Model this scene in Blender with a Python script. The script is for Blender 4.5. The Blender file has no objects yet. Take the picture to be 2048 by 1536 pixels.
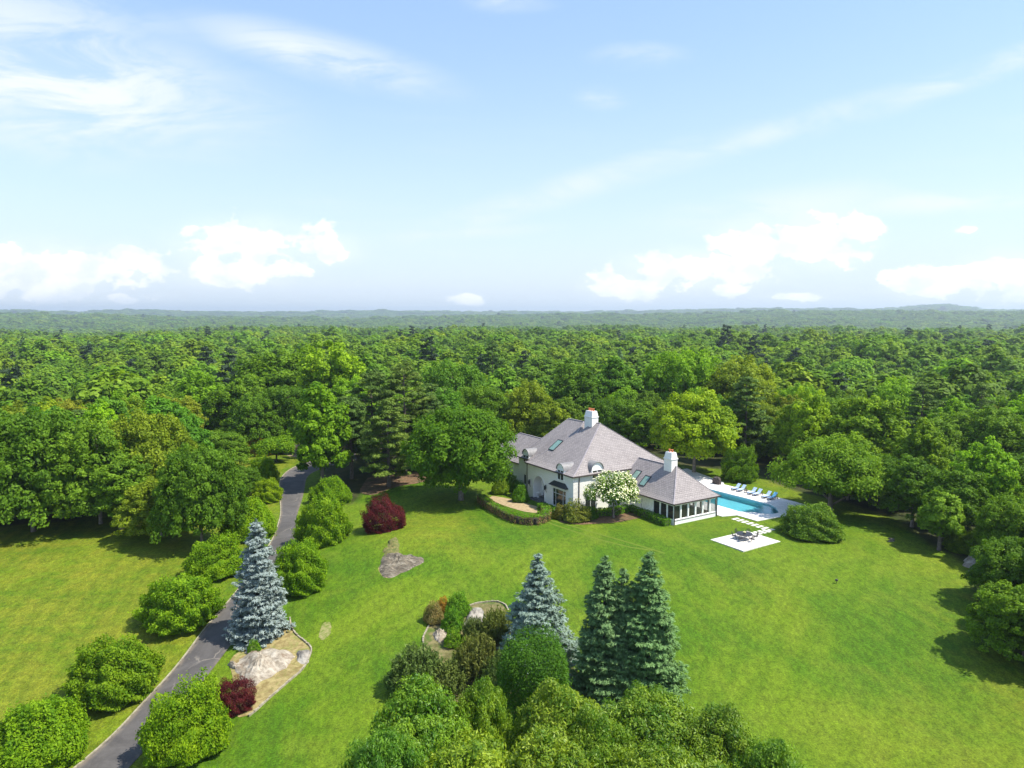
import bpy, math, random
import numpy as np
from mathutils import Vector
R = math.radians
sc = bpy.context.scene
# ---------------------------------------------------------------- camera
F, CAMH = 1420.0, 30.0
PIT = math.atan((768-632)/F)
cam = bpy.data.objects.new('camera', bpy.data.cameras.new('camera'))
sc.collection.objects.link(cam); sc.camera = cam
cam.location = (0, 0, CAMH); cam.rotation_euler = (math.pi/2-PIT, 0, 0)
cam.data.sensor_width = 36; cam.data.lens = 36*F/2048
cam.data.clip_start = 0.5; cam.data.clip_end = 40000
# ---------------------------------------------------------------- light
SUN_EL, SUN_AZ = R(57), R(-12)      # azimuth counted from +x towards +y
sd = Vector((math.cos(SUN_EL)*math.cos(SUN_AZ), math.cos(SUN_EL)*math.sin(SUN_AZ), math.sin(SUN_EL)))
sl = bpy.data.lights.new('sun', 'SUN'); sl.energy = 4.1; sl.angle = R(0.5); sl.color = (1.0, 0.95, 0.85)
sun = bpy.data.objects.new('sun', sl); sc.collection.objects.link(sun)
sun.rotation_euler = sd.to_track_quat('Z', 'Y').to_euler()
sc.view_settings.view_transform = 'Standard'; sc.view_settings.look = 'None'
sc.view_settings.exposure = 1.04; sc.view_settings.gamma = 1
sc.cycles.max_bounces = 6; sc.cycles.diffuse_bounces = 3; sc.cycles.glossy_bounces = 3
sc.cycles.transmission_bounces = 4; sc.cycles.transparent_max_bounces = 8; sc.cycles.volume_bounces = 0
world = bpy.data.worlds.new('World'); sc.world = world; world.use_nodes = True

class NT:
    """tiny node-graph helper"""
    def __init__(s, nt): s.nt = nt; nt.nodes.clear()
    def n(s, typ, props=None, **inp):
        nd = s.nt.nodes.new(typ)
        for k, v in (props or {}).items(): setattr(nd, k, v)
        for k, v in inp.items():
            key = int(k[1:]) if k[0] == '_' and k[1:].isdigit() else k.replace('_', ' ')
            sock = nd.inputs[key]
            if hasattr(v, 'is_output') or isinstance(v, bpy.types.NodeSocket): s.nt.links.new(v, sock)
            else: sock.default_value = v
        return nd
    def math(s, op, a, b=0.0, clamp=False):
        return s.n('ShaderNodeMath', {'operation': op, 'use_clamp': clamp}, _0=a, _1=b).outputs[0]
    def mix(s, f, a, b, mode='MIX'):
        nd = s.n('ShaderNodeMix', {'data_type': 'RGBA', 'blend_type': mode}, _0=f, _6=a, _7=b); return nd.outputs[2]
    def noise(s, vec, scale, detail=3, rough=.55, dist=0.0):
        return s.n('ShaderNodeTexNoise', None, Vector=vec, Scale=scale, Detail=detail, Roughness=rough, Distortion=dist).outputs['Fac']
    def maprange(s, v, a, b, c=0., d=1., smooth=True):
        return s.n('ShaderNodeMapRange', {'interpolation_type': 'SMOOTHSTEP' if smooth else 'LINEAR'}, _0=v, _1=a, _2=b, _3=c, _4=d).outputs[0]
    def scaled(s, vec, sc_, loc=(0, 0, 0), rot=(0, 0, 0)):
        return s.n('ShaderNodeMapping', None, Vector=vec, Location=loc, Rotation=rot, Scale=sc_).outputs[0]

def rgb(*c): return (*c, 1.0)
def build_world():
    g = NT(world.node_tree)
    sky = g.n('ShaderNodeTexSky', {'sky_type': 'NISHITA', 'sun_disc': False, 'sun_elevation': SUN_EL,
              'sun_rotation': math.pi/2-SUN_AZ, 'altitude': 200, 'air_density': 1.0, 'dust_density': 0.6, 'ozone_density': 2.2})
    tc = g.n('ShaderNodeTexCoord').outputs['Generated']
    sep = g.n('ShaderNodeSeparateXYZ', None, Vector=tc)
    x, y, z = sep.outputs
    skyc = g.n('ShaderNodeHueSaturation', None, Hue=.5, Saturation=1.0, Value=1.0, Color=sky.outputs[0]).outputs[0]
    # milky air low over the horizon, belongs to the sky itself
    low = g.maprange(z, 0.0, 0.40, 1.0, 0.0, False)
    low = g.math('MULTIPLY', g.math('POWER', low, 1.75), 0.97)
    base = g.mix(low, g.mix(.42, skyc, rgb(1.75, 2.55, 4.15)), rgb(3.10, 3.44, 3.84))
    # azimuth and elevation as flat coordinates
    az = g.math('DIVIDE', x, g.math('MAXIMUM', y, 0.05))
    el = g.math('DIVIDE', z, g.math('MAXIMUM', y, 0.05))
    flat = g.n('ShaderNodeCombineXYZ', None, X=az, Y=el, Z=0.0).outputs[0]
    zz = g.math('ADD', g.math('MAXIMUM', z, 0.0), 0.10)
    plane = g.n('ShaderNodeCombineXYZ', None, X=g.math('DIVIDE', x, zz), Y=g.math('DIVIDE', y, zz), Z=0.0).outputs[0]
    # cirrus: long soft streaks
    s1 = g.scaled(plane, (0.42, 1.3, 1), (3.1, .7, 0), (0, 0, R(24)))
    c1 = g.maprange(g.noise(s1, 1.15, 6, .56, .9), .50, .80)
    s2 = g.scaled(plane, (0.8, 0.28, 1), (0.4, 5.2, 0), (0, 0, R(-38)))
    c2 = g.maprange(g.noise(s2, .9, 4, .5, .5), .47, .72)
    cir = g.math('MULTIPLY', c1, g.math('ADD', g.math('MULTIPLY', c2, .8), .15))
    def blob(cx, cy, rx, ry, amt, rot=0.0):
        v = g.n('ShaderNodeVectorMath', {'operation': 'SUBTRACT'}, _0=flat, _1=(cx, cy, 0)).outputs[0]
        if rot: v = g.scaled(v, (1, 1, 1), (0, 0, 0), (0, 0, R(rot)))
        v = g.scaled(v, (1/rx, 1/ry, 1))
        l = g.n('ShaderNodeVectorMath', {'operation': 'LENGTH'}, _0=v).outputs['Value']
        return g.math('MULTIPLY', g.maprange(l, 0.0, 1.0, 1.0, 0.0), amt)
    def P(px, py): return ((px-1024)/F/ (1.0), ((632-py)/F)*1.0)
    def summed(lst, op='MAXIMUM'):
        o = None
        for b in lst: o = b if o is None else g.math(op, o, b)
        return o
    # where the thin veils hang
    wob = g.n('ShaderNodeTexNoise', None, Vector=g.scaled(flat, (2.4, 9.0, 1), (0, 0, 0), (0, 0, R(9))), Scale=1.9, Detail=9, Roughness=.64, Distortion=.6).outputs['Fac']
    veil = summed([blob(*P(120, 190), .42, .13, 1.25, 8), blob(*P(40, 110), .34, .15, .9, 10), blob(*P(640, 130), .26, .045, .9, 14), blob(*P(1130, 385), .42, .030, .62, -17),
                   blob(*P(1500, 285), .42, .026, .55, -17), blob(*P(1920, 165), .34, .026, .6, -19), blob(*P(1010, 35), .09, .022, .6, 2), blob(*P(1270, 135), .09, .025, .6, 0),
                   blob(*P(1200, 212), .05, .022, .62, 0), blob(*P(1900, 405), .24, .026, .95, -4), blob(*P(240, 235), .18, .03, .7, 4),
                   blob(*P(1560, 420), .3, .04, .6, -8), blob(*P(900, 470), .2, .015, .5, -3), blob(*P(250, 60), .35, .04, .3, 10)])
    veil = g.math('MULTIPLY', veil, g.maprange(wob, .34, .60, .12, 1.0))
    veil = g.math('MAXIMUM', veil, g.math('MULTIPLY', cir, .45))
    mid = g.mix(g.math('MULTIPLY', veil, .95), base, rgb(3.65, 3.88, 4.15))
    # cumulus heaps near the horizon
    cn = g.n('ShaderNodeTexNoise', None, Vector=g.scaled(flat, (1.0, 1.55, 1)), Scale=17, Detail=8, Roughness=.55, Distortion=.12).outputs['Fac']
    cu = summed([blob(*P(70, 550), .25, .085, 1.15), blob(*P(250, 535), .11, .06, 1.05), blob(*P(500, 490), .20, .070, 1.0), blob(*P(480, 545), .2, .05, .9), blob(*P(640, 500), .13, .045, .85),
                 blob(*P(1640, 480), .13, .075, 1.15), blob(*P(1490, 490), .09, .06, 1.1), blob(*P(1400, 540), .22, .055, 1.05), blob(*P(1240, 578), .11, .04, 1.05), blob(*P(1450, 575), .07, .024, .85),
                 blob(*P(1840, 572), .10, .048, 1.05), blob(*P(2000, 555), .13, .065, 1.1), blob(*P(1920, 462), .032, .013, .75), blob(*P(935, 600), .05, .016, .8), blob(*P(1600, 595), .14, .014, .65), blob(*P(1990, 600), .2, .012, .6), blob(*P(150, 595), .28, .02, .7)])
    dens = g.math('ADD', cu, g.math('MULTIPLY', g.math('SUBTRACT', cn, .5), 2.7))
    hard = g.maprange(dens, .48, .70)
    soft = g.math('MULTIPLY', g.maprange(cu, .12, .9), .28)
    hard = g.math('MULTIPLY', hard, g.maprange(cu, .05, .25))
    cmask = g.math('MAXIMUM', hard, soft)
    shade = g.n('ShaderNodeTexNoise', None, Vector=g.scaled(flat, (1, 1.6, 1), (0.012, -.02, 0)), Scale=20, Detail=5, Roughness=.55).outputs['Fac']
    ccol = g.mix(g.maprange(shade, .35, .62), rgb(3.85, 4.10, 4.40), rgb(4.9, 4.9, 4.9))
    out = g.mix(g.math('MULTIPLY', cmask, .93), mid, ccol)
    bg = g.n('ShaderNodeBackground', None, Color=out, Strength=SKY)
    g.nt.links.new(bg.outputs[0], g.n('ShaderNodeOutputWorld').inputs[0])
SKY = 0.132
build_world()

# ---------------------------------------------------------------- ground shape
def ss(a, b, x):
    t = np.clip((np.asarray(x, float)-a)/(b-a), 0, 1); return t*t*(3-2*t)
_rs = np.random.RandomState(5)
_W = [(_rs.uniform(-1, 1, 2), _rs.uniform(0, 6.28)) for _ in range(18)]
def wav(x, y, lam, k0=0, k=6):
    o = 0.0
    for (d, p) in _W[k0:k0+k]:
        n = d/np.hypot(*d); o = o+np.sin((x*n[0]+y*n[1])*6.283/lam*(0.7+.6*abs(d[0]))+p)
    return o/k
CREST = [(-900, 626), (0, 626), (150, 627), (300, 623.5), (480, 628), (740, 624), (960, 626), (1230, 626), (1420, 621), (1600, 620.5), (1760, 622.5), (1830, 617), (1870, 614.5), (1905, 617), (1960, 623), (2048, 625), (2900, 624)]
LOWER = [(-900, 640), (0, 636), (250, 633), (420, 640), (700, 641), (1000, 634), (1300, 633), (1500, 630), (1760, 628), (2048, 630), (2900, 632)]
def hgt(x, y):
    x = np.asarray(x, float); y = np.asarray(y, float); r = np.hypot(x, y)
    z = -4.6*ss(94, 40, y)*(1-0.35*ss(20, 60, x))
    z = z-1.3*ss(-8, -40, x)*ss(140, 95, y)
    z = z-1.2*ss(46, 80, x)*ss(150, 60, y)
    z = z-8.5*ss(138, 230, y)
    z = z-5.0*ss(-52, -125, x)*ss(50, 110, y)*(1-.5*ss(300, 600, y))
    z = z-3.0*ss(60, 130, x)*ss(80, 130, y)
    z = z+1.1*np.exp(-(((x+14)/10)**2+((y-92)/9)**2))
    z = z-0.0125*np.clip(r-230, 0, 1000)+wav(x, y, 330)*np.clip((r-200)/300, 0, 1)*8+wav(x, y, 620, 3)*np.clip((r-300)/500, 0, 1)*9
    z = z+0.16*wav(x, y, 26, 6)*ss(20, 60, r)*(1-ss(-4, 4, np.minimum(np.minimum(x+8, 58-x), np.minimum(y-86, 150-y))))
    az = x/np.maximum(y, 1e-3)*F*0.9954+1024
    az = np.where(y > 0, az, np.where(x > 0, 3000, -1000))
    z = z-26*ss(1300, 2600, r)+wav(x, y, 900, 3)*10*ss(1500, 2400, r)
    c2 = -14+CAMH+4800*(632-np.interp(az, [a for a, _ in LOWER], [b for _, b in LOWER]))/F
    c3 = -26+CAMH+9000*(632-np.interp(az, [a for a, _ in CREST], [b for _, b in CREST]))/F
    z = z+(c2-z)*np.exp(-((r-4800)/1000)**2)*.98
    z = z+(c3-z)*np.clip(np.exp(-((r-9000)/1500)**2)+ss(9000, 10500, r)*.97, 0, 1)
    z = z+wav(x, y, 420, 9)*6*ss(3000, 4200, r)+wav(x, y, 1100, 5)*11*ss(2600, 3600, r)
    return z
CP, SP = math.cos(PIT), math.sin(PIT)
def ray(px, py):
    a, c = (px-1024)/F, (768-py)/F
    return np.array((a, CP+c*SP, -SP+c*CP))
def gp(px, py, dz=0.0):
    d = ray(px, py); t = 20.0
    for _ in range(4000):
        p = d*t
        if CAMH+p[2] < hgt(p[0], p[1])+dz: break
        t += 0.5
    lo, hi = t-.5, t
    for _ in range(25):
        m = (lo+hi)/2; p = d*m
        if CAMH+p[2] < hgt(p[0], p[1])+dz: hi = m
        else: lo = m
    return d[0]*hi, d[1]*hi
def depth(x, y, z): return y*CP-(z-CAMH)*SP
def proj(x, y, z):
    yy = depth(x, y, z); zz = y*SP+(z-CAMH)*CP
    return 1024+F*x/yy, 768-F*zz/yy
OX, OY = 9.2, 105.3; UX, UY = .53, -.848; VX, VY = .848, .53
def uvw(u, v): return OX+UX*u+VX*v, OY+UY*u+VY*v
HROT = math.atan2(UY, UX)

# ---------------------------------------------------------------- materials
MATS = {}
def mat(name, fn=None, col=(.5, .5, .5), rough=.6, metal=0.0, spec=.5):
    if name in MATS: return MATS[name]
    m = bpy.data.materials.new(name); m.use_nodes = True; g = NT(m.node_tree)
    out = g.n('ShaderNodeOutputMaterial')
    if fn: sh = fn(g)
    else:
        tc = g.n('ShaderNodeTexCoord').outputs['Object']
        nz = g.noise(tc, 3.0, 4)
        c = g.mix(g.maprange(nz, .3, .7), rgb(*[v*.88 for v in col]), rgb(*[min(v*1.08, 1) for v in col]))
        sh = g.n('ShaderNodeBsdfPrincipled', None, Base_Color=c, Roughness=rough, Metallic=metal, Specular_IOR_Level=spec).outputs[0]
    g.nt.links.new(sh, out.inputs[0]); MATS[name] = m; return m

def leaf_mat(name, c1, c2, far=False, rough=.6, trans=.28, spec=.12):
    """c1 darker, c2 lighter leaf colour; per-leaf tint attribute and per-tree object colour"""
    def fn(g):
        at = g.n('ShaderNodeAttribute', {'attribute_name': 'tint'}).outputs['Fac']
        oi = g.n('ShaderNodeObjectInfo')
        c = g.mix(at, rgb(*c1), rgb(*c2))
        if far:
            cr = g.n('ShaderNodeValToRGB', None, Fac=oi.outputs['Random'])
            e = cr.color_ramp.elements; e[0].position = 0; e[0].color = rgb(.62, .74, .66); e[1].position = 1; e[1].color = rgb(1.15, 1.32, .7)
            for p, q in ((.2, (1.1, 1.05, .8)), (.45, (.82, .96, .65)), (.7, (1.40, 1.20, .8)), (.85, (.72, .74, .8))):
                k = e.new(p); k.color = rgb(*q)
            c = g.mix(1.0, c, cr.outputs[0], 'MULTIPLY')
        else:
            c = g.mix(1.0, c, oi.outputs['Color'], 'MULTIPLY')
        p = g.n('ShaderNodeBsdfPrincipled', None, Base_Color=c, Roughness=rough, Specular_IOR_Level=spec).outputs[0]
        tcol = g.mix(1.0, c, rgb(1.5, 1.45, .55), 'MULTIPLY')
        t = g.n('ShaderNodeBsdfTranslucent', None, Color=tcol).outputs[0]
        return g.n('ShaderNodeMixShader', None, _0=trans, _1=p, _2=t).outputs[0]
    return mat(name, fn)

def bark(name, c):
    def fn(g):
        tc = g.n('ShaderNodeTexCoord').outputs['Object']
        nz = g.noise(g.scaled(tc, (3, 3, .6)), 4.0, 5, .65)
        col = g.mix(g.maprange(nz, .3, .7), rgb(*[v*.55 for v in c]), rgb(*[v*1.35 for v in c]))
        b = g.n('ShaderNodeBump', None, Strength=.6, Distance=.05, Height=nz).outputs[0]
        return g.n('ShaderNodeBsdfPrincipled', None, Base_Color=col, Roughness=.9, Normal=b, Specular_IOR_Level=.2).outputs[0]
    return mat(name, fn)

def lawn_fn(g):
    geo = g.n('ShaderNodeNewGeometry').outputs['Position']
    lawn = g.n('ShaderNodeAttribute', {'attribute_name': 'lawn'}).outputs['Fac']
    dry = g.n('ShaderNodeAttribute', {'attribute_name': 'dry'}).outputs['Fac']
    n1 = g.noise(geo, .055, 4, .6, .6); n2 = g.noise(g.scaled(geo, (1, .7, 1)), .22, 6, .66, .8); n3 = g.noise(g.scaled(geo, (1.0, .55, 1)), 2.3, 5, .75)
    n4 = g.noise(geo, 7.0, 3, .75)
    grass = g.mix(g.maprange(n1, .35, .66), rgb(.052, .114, .0035), rgb(.088, .142, .0050))
    grass = g.mix(g.math('MULTIPLY', g.maprange(n2, .42, .70), .38), grass, rgb(.130, .165, .014))
    grass = g.mix(g.math('MULTIPLY', dry, g.maprange(g.math('ADD', g.math('MULTIPLY', n2, .6), g.math('MULTIPLY', g.noise(g.scaled(geo, (.5, 1.6, 1)), .35, 5, .7), .6)), .36, .76)), grass, rgb(.150, .158, .012))
    # faint mowing lanes
    w1 = g.n('ShaderNodeTexWave', {'wave_type': 'BANDS', 'bands_direction': 'X'}, Vector=g.scaled(geo, (1, 1, 0), (0, 0, 0), (0, 0, R(32))), Scale=.115, Distortion=3.2, Detail=2, Detail_Scale=.2).outputs['Fac']
    grass = g.mix(g.math('MULTIPLY', g.maprange(w1, .35, .65), g.math('MULTIPLY', g.maprange(n1, .40, .6), .24)), grass, rgb(.135, .190, .012))
    w2 = g.n('ShaderNodeTexWave', {'wave_type': 'BANDS', 'bands_direction': 'X'}, Vector=g.scaled(geo, (1, 1, 0), (0, 0, 0), (0, 0, R(-14))), Scale=.14, Distortion=3.0, Detail=1.5, Detail_Scale=.3).outputs['Fac']
    grass = g.mix(g.math('MULTIPLY', g.maprange(w2, .35, .65), g.math('MULTIPLY', g.maprange(n1, .60, .4), .20)), grass, rgb(.024, .078, .003))
    v3 = g.maprange(n3, .3, .7, .70, 1.30)
    v4 = g.maprange(n4, .28, .72, .60, 1.40)
    grass = g.mix(1.0, grass, g.n('ShaderNodeCombineColor', None, Red=v3, Green=v3, Blue=v3).outputs[0], 'MULTIPLY')
    grass = g.mix(1.0, grass, g.n('ShaderNodeCombineColor', None, Red=v4, Green=v4, Blue=v4).outputs[0], 'MULTIPLY')
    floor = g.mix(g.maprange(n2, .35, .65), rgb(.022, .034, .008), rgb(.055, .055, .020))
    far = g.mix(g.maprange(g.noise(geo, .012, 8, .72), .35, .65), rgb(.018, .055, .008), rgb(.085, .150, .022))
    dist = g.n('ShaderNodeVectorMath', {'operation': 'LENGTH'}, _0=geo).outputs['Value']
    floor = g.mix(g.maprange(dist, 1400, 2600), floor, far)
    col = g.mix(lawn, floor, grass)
    hh = g.math('ADD', g.math('MULTIPLY', n3, .4), g.math('MULTIPLY', n4, .6))
    b = g.n('ShaderNodeBump', None, Strength=.55, Distance=.12, Height=hh).outputs[0]
    fb = g.n('ShaderNodeBump', None, Strength=1.0, Distance=30.0, Height=g.math('MULTIPLY', g.noise(geo, .030, 6, .7), g.maprange(dist, 1800, 2600)), Normal=b).outputs[0]
    return g.n('ShaderNodeBsdfPrincipled', None, Base_Color=col, Roughness=.8, Specular_IOR_Level=.12, Normal=fb).outputs[0]

def noisy(c1, c2, scale, rough=.8, bump=.3, detail=6, c3=None, s3=.4, spec=.3, bd=.03, stretch=(1, 1, 1)):
    def fn(g):
        geo = g.scaled(g.n('ShaderNodeTexCoord').outputs['Object'], stretch)
        n = g.noise(geo, scale, detail, .65, .4)
        col = g.mix(g.maprange(n, .33, .67), rgb(*c1), rgb(*c2))
        if c3: col = g.mix(g.math('MULTIPLY', g.maprange(g.noise(geo, s3, 5, .65, .8), .48, .68), .8), col, rgb(*c3))
        b = g.n('ShaderNodeBump', None, Strength=bump, Distance=bd, Height=n).outputs[0]
        return g.n('ShaderNodeBsdfPrincipled', None, Base_Color=col, Roughness=rough, Specular_IOR_Level=spec, Normal=b).outputs[0]
    return fn
def slate_fn(g):
    uv = g.n('ShaderNodeUVMap').outputs[0]
    b = g.n('ShaderNodeTexBrick', {'offset': .5}, Vector=uv, Color1=rgb(.222, .196, .190), Color2=rgb(.290, .258, .248), Mortar=rgb(.110, .095, .094), Scale=1.0,
            Mortar_Size=.028, Mortar_Smooth=.35, Bias=0.05, Brick_Width=.50, Row_Height=.29)
    n = g.noise(uv, .55, 5, .6); n2 = g.noise(uv, 5, 3, .7)
    c = g.mix(g.maprange(n, .3, .7, 0, .45), b.outputs['Color'], rgb(.30, .268, .258))
    c = g.mix(g.maprange(n2, .55, .75, 0, .35), c, rgb(.19, .165, .168))
    bp = g.n('ShaderNodeBump', {'invert': True}, Strength=.7, Distance=.03, Height=b.outputs['Fac']).outputs[0]
    return g.n('ShaderNodeBsdfPrincipled', None, Base_Color=c, Roughness=.7, Specular_IOR_Level=.3, Normal=bp).outputs[0]
def brick_fn(c1, c2, cm, bw=.44, rh=.15, ms=.02):
    def fn(g):
        uv = g.n('ShaderNodeUVMap').outputs[0]
        b = g.n('ShaderNodeTexBrick', {'offset': .5}, Vector=uv, Color1=rgb(*c1), Color2=rgb(*c2), Mortar=rgb(*cm), Scale=1.0, Mortar_Size=ms, Mortar_Smooth=.3, Brick_Width=bw, Row_Height=rh)
        n = g.noise(uv, .8, 5, .6)
        c = g.mix(g.maprange(n, .35, .7, 0, .25), b.outputs['Color'], rgb(c2[0]*.86, c2[1]*.85, c2[2]*.82))
        bp = g.n('ShaderNodeBump', {'invert': True}, Strength=.4, Distance=.012, Height=b.outputs['Fac']).outputs[0]
        return g.n('ShaderNodeBsdfPrincipled', None, Base_Color=c, Roughness=.6, Specular_IOR_Level=.3, Normal=bp).outputs[0]
    return fn
def glass_fn(tint, tr):
    def fn(g):
        gl = g.n('ShaderNodeBsdfPrincipled', None, Base_Color=rgb(*tint), Roughness=.06, Specular_IOR_Level=.8).outputs[0]
        t = g.n('ShaderNodeBsdfTransparent', None, Color=rgb(.75, .8, .78)).outputs[0]
        return g.n('ShaderNodeMixShader', None, _0=tr, _1=gl, _2=t).outputs[0]
    return fn
def asphalt_fn(g):
    geo = g.n('ShaderNodeNewGeometry').outputs['Position']; uv = g.n('ShaderNodeUVMap').outputs[0]
    n = g.noise(geo, .35, 6, .65, .8); n2 = g.noise(geo, 6, 4, .7)
    c = g.mix(g.maprange(n, .3, .7), rgb(.060, .055, .052), rgb(.100, .092, .086))
    c = g.mix(g.maprange(n2, .45, .75, 0, .4), c, rgb(.115, .105, .10))
    cr = g.n('ShaderNodeTexVoronoi', {'feature': 'DISTANCE_TO_EDGE'}, Vector=g.n('ShaderNodeVectorMath', {'operation': 'ADD'}, _0=geo, _1=g.n('ShaderNodeTexNoise', None, Vector=geo, Scale=.8, Detail=4).outputs['Color']).outputs[0], Scale=.22).outputs['Distance']
    gate = g.maprange(g.noise(geo, .17, 3), .5, .62)
    c = g.mix(g.math('MULTIPLY', g.maprange(cr, .0, .022, 1, 0), g.math('MULTIPLY', gate, .75)), c, rgb(.21, .185, .155))
    sx = g.n('ShaderNodeSeparateXYZ', None, Vector=uv).outputs[0]
    edge = g.math('MULTIPLY', g.maprange(g.math('ABSOLUTE', g.math('SUBTRACT', sx, .5)), .36, .5), g.maprange(g.noise(geo, .9, 5, .7), .4, .6))
    c = g.mix(g.math('MULTIPLY', edge, .55), c, rgb(.22, .175, .125))
    b = g.n('ShaderNodeBump', None, Strength=.3, Distance=.02, Height=n2).outputs[0]
    return g.n('ShaderNodeBsdfPrincipled', None, Base_Color=c, Roughness=.85, Specular_IOR_Level=.3, Normal=b).outputs[0]
def water_fn(g):
    geo = g.n('ShaderNodeNewGeometry').outputs['Position']
    b = g.n('ShaderNodeBump', None, Strength=.15, Distance=.03, Height=g.noise(geo, 2.5, 3, .5)).outputs[0]
    gl = g.n('ShaderNodeBsdfGlossy', None, Color=rgb(1, 1, 1), Roughness=.05, Normal=b).outputs[0]
    tr = g.n('ShaderNodeBsdfTransparent', None, Color=rgb(.55, .84, .88)).outputs[0]
    fr = g.n('ShaderNodeFresnel', None, IOR=1.33, Normal=b).outputs[0]
    return g.n('ShaderNodeMixShader', None, _0=fr, _1=tr, _2=gl).outputs[0]

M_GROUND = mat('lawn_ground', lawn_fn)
M_ASPH = mat('asphalt', asphalt_fn)
M_KERB = mat('kerb_stone', noisy((.20, .175, .12), (.36, .32, .23), 2.5))
M_DECK = mat('deck_paver', brick_fn((.66, .63, .60), (.78, .75, .71), (.45, .42, .40), 1.2, .6, .03))
M_STONEPALE = mat('pale_stone', noisy((.50, .475, .43), (.68, .65, .60), 1.5, bump=.1))
M_ROCK = mat('rock', noisy((.14, .13, .11), (.30, .27, .23), 1.1, .9, .9, 8, (.40, .37, .31), .6, bd=.15))
M_ROCKPALE = mat('rock_pale', noisy((.19, .155, .11), (.42, .375, .30), 1.1, .9, .9, 9, (.15, .10, .06), .55, bd=.15, stretch=(1, 1.9, 1)))
M_ROCKDARK = mat('rock_dark', noisy((.060, .050, .036), (.150, .125, .090), 1.3, .95, .9, 8, (.28, .25, .19), .8, bd=.12, stretch=(1, 2.2, 1)))
M_MULCH = mat('mulch', noisy((.17, .125, .045), (.32, .26, .11), 1.8, .95, .5, 7, (.14, .16, .03), .7))
M_STRAW = mat('straw', noisy((.09, .055, .028), (.18, .11, .06), 1.8, .95, .5, 7, (.04, .06, .015), .3))
M_WALKTAN = mat('walk_tan', noisy((.25, .185, .10), (.38, .29, .17), 1.8, .9, .3))
M_WALL = mat('painted_brick', brick_fn((.88, .86, .82), (.82, .80, .76), (.70, .68, .65)))
M_WALLCREAM = mat('quoin_paint', noisy((.72, .69, .64), (.80, .77, .72), 2, .6, .1))
M_TRIM = mat('white_trim', col=(.88, .87, .84), rough=.45)
M_SLATE = mat('slate_roof', slate_fn)
M_FASCIA = mat('brown_gutter', col=(.055, .042, .040), rough=.45)
M_DARK = mat('dark_metal', col=(.028, .027, .032), rough=.4)
M_LEADGREY = mat('lead_grey', noisy((.17, .165, .165), (.24, .23, .225), 2, .55, .1))
M_GLASS = mat('window_glass', glass_fn((.030, .038, .034), .15))
M_GLASSP = mat('porch_glass', glass_fn((.045, .048, .040), .42))
M_SKYGL = mat('skylight_glass', col=(.16, .27, .22), rough=.08, spec=.9)
M_TERRA = mat('terracotta', col=(.55, .16, .06), rough=.8)
M_CHARC = mat('dark_slate_step', col=(.10, .10, .115), rough=.7)
M_WOODFLOOR = mat('porch_floor', brick_fn((.20, .13, .09), (.26, .17, .12), (.08, .05, .04), 2.4, .14, .01))
M_INT = mat('dark_interior', col=(.05, .05, .045), rough=.8)  # near-black: the darkness of unlit rooms is put into the colour
M_CUSH = mat('blue_cushion', col=(.40, .56, .80), rough=.8)
M_CUSHW = mat('white_blue_cushion', col=(.42, .55, .78), rough=.8)
M_TEAL = mat('teal_towel', col=(.16, .45, .66), rough=.9)
M_WICK = mat('dark_wicker', noisy((.035, .026, .024), (.075, .055, .05), 9, .7, .4))
M_COVER = mat('vinyl_cover', noisy((.040, .030, .028), (.085, .066, .060), 3, .7, .6))
M_POOL = mat('pool_plaster', noisy((.27, .47, .52), (.32, .53, .58), .6, .6, .05))
M_WATER = mat('pool_water', water_fn)
M_WOODGR = mat('weathered_wood', noisy((.30, .26, .22), (.44, .40, .35), 3, .85, .3, stretch=(1, 1, 6)))
M_BARK = bark('bark', (.16, .13, .11)); M_BARKL = bark('bark_pale', (.22, .19, .16)); M_BARKD = bark('bark_dark', (.08, .065, .055))
L_WOOD = leaf_mat('leaf_wood', (.068, .145, .0070), (.195, .325, .0200), trans=.38)
L_FAR = leaf_mat('leaf_far', (.092, .178, .010), (.210, .330, .028), far=True, trans=.36)
L_BRIGHT = leaf_mat('leaf_bright', (.085, .190, .0040), (.235, .375, .0100), trans=.38)
L_YEL = leaf_mat('leaf_yellowgreen', (.110, .190, .004), (.310, .400, .010), trans=.36, spec=.16)
L_OAK = leaf_mat('leaf_oak', (.060, .150, .004), (.270, .370, .022), trans=.36, spec=.3, rough=.5)
L_RED = leaf_mat('leaf_red', (.050, .006, .009), (.150, .022, .024), trans=.3)
L_BLUE = leaf_mat('needle_blue', (.075, .115, .110), (.340, .400, .385), trans=.2)
L_BLUEG = leaf_mat('needle_bluegreen', (.045, .115, .036), (.195, .310, .120), trans=.22)
L_PINE = leaf_mat('needle_pine', (.048, .105, .016), (.175, .265, .048), trans=.28)
L_SCRUB = leaf_mat('needle_scrub', (.050, .095, .016), (.150, .215, .050), trans=.25)
L_FLOWER = leaf_mat('petal_white', (.72, .70, .42), (.90, .88, .70), trans=.25)
L_HEDGE = leaf_mat('leaf_hedge', (.060, .165, .006), (.160, .315, .016), trans=.32)
L_HEDGEB = leaf_mat('leaf_hedge_brown', (.130, .085, .030), (.290, .200, .080), trans=.15)

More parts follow.
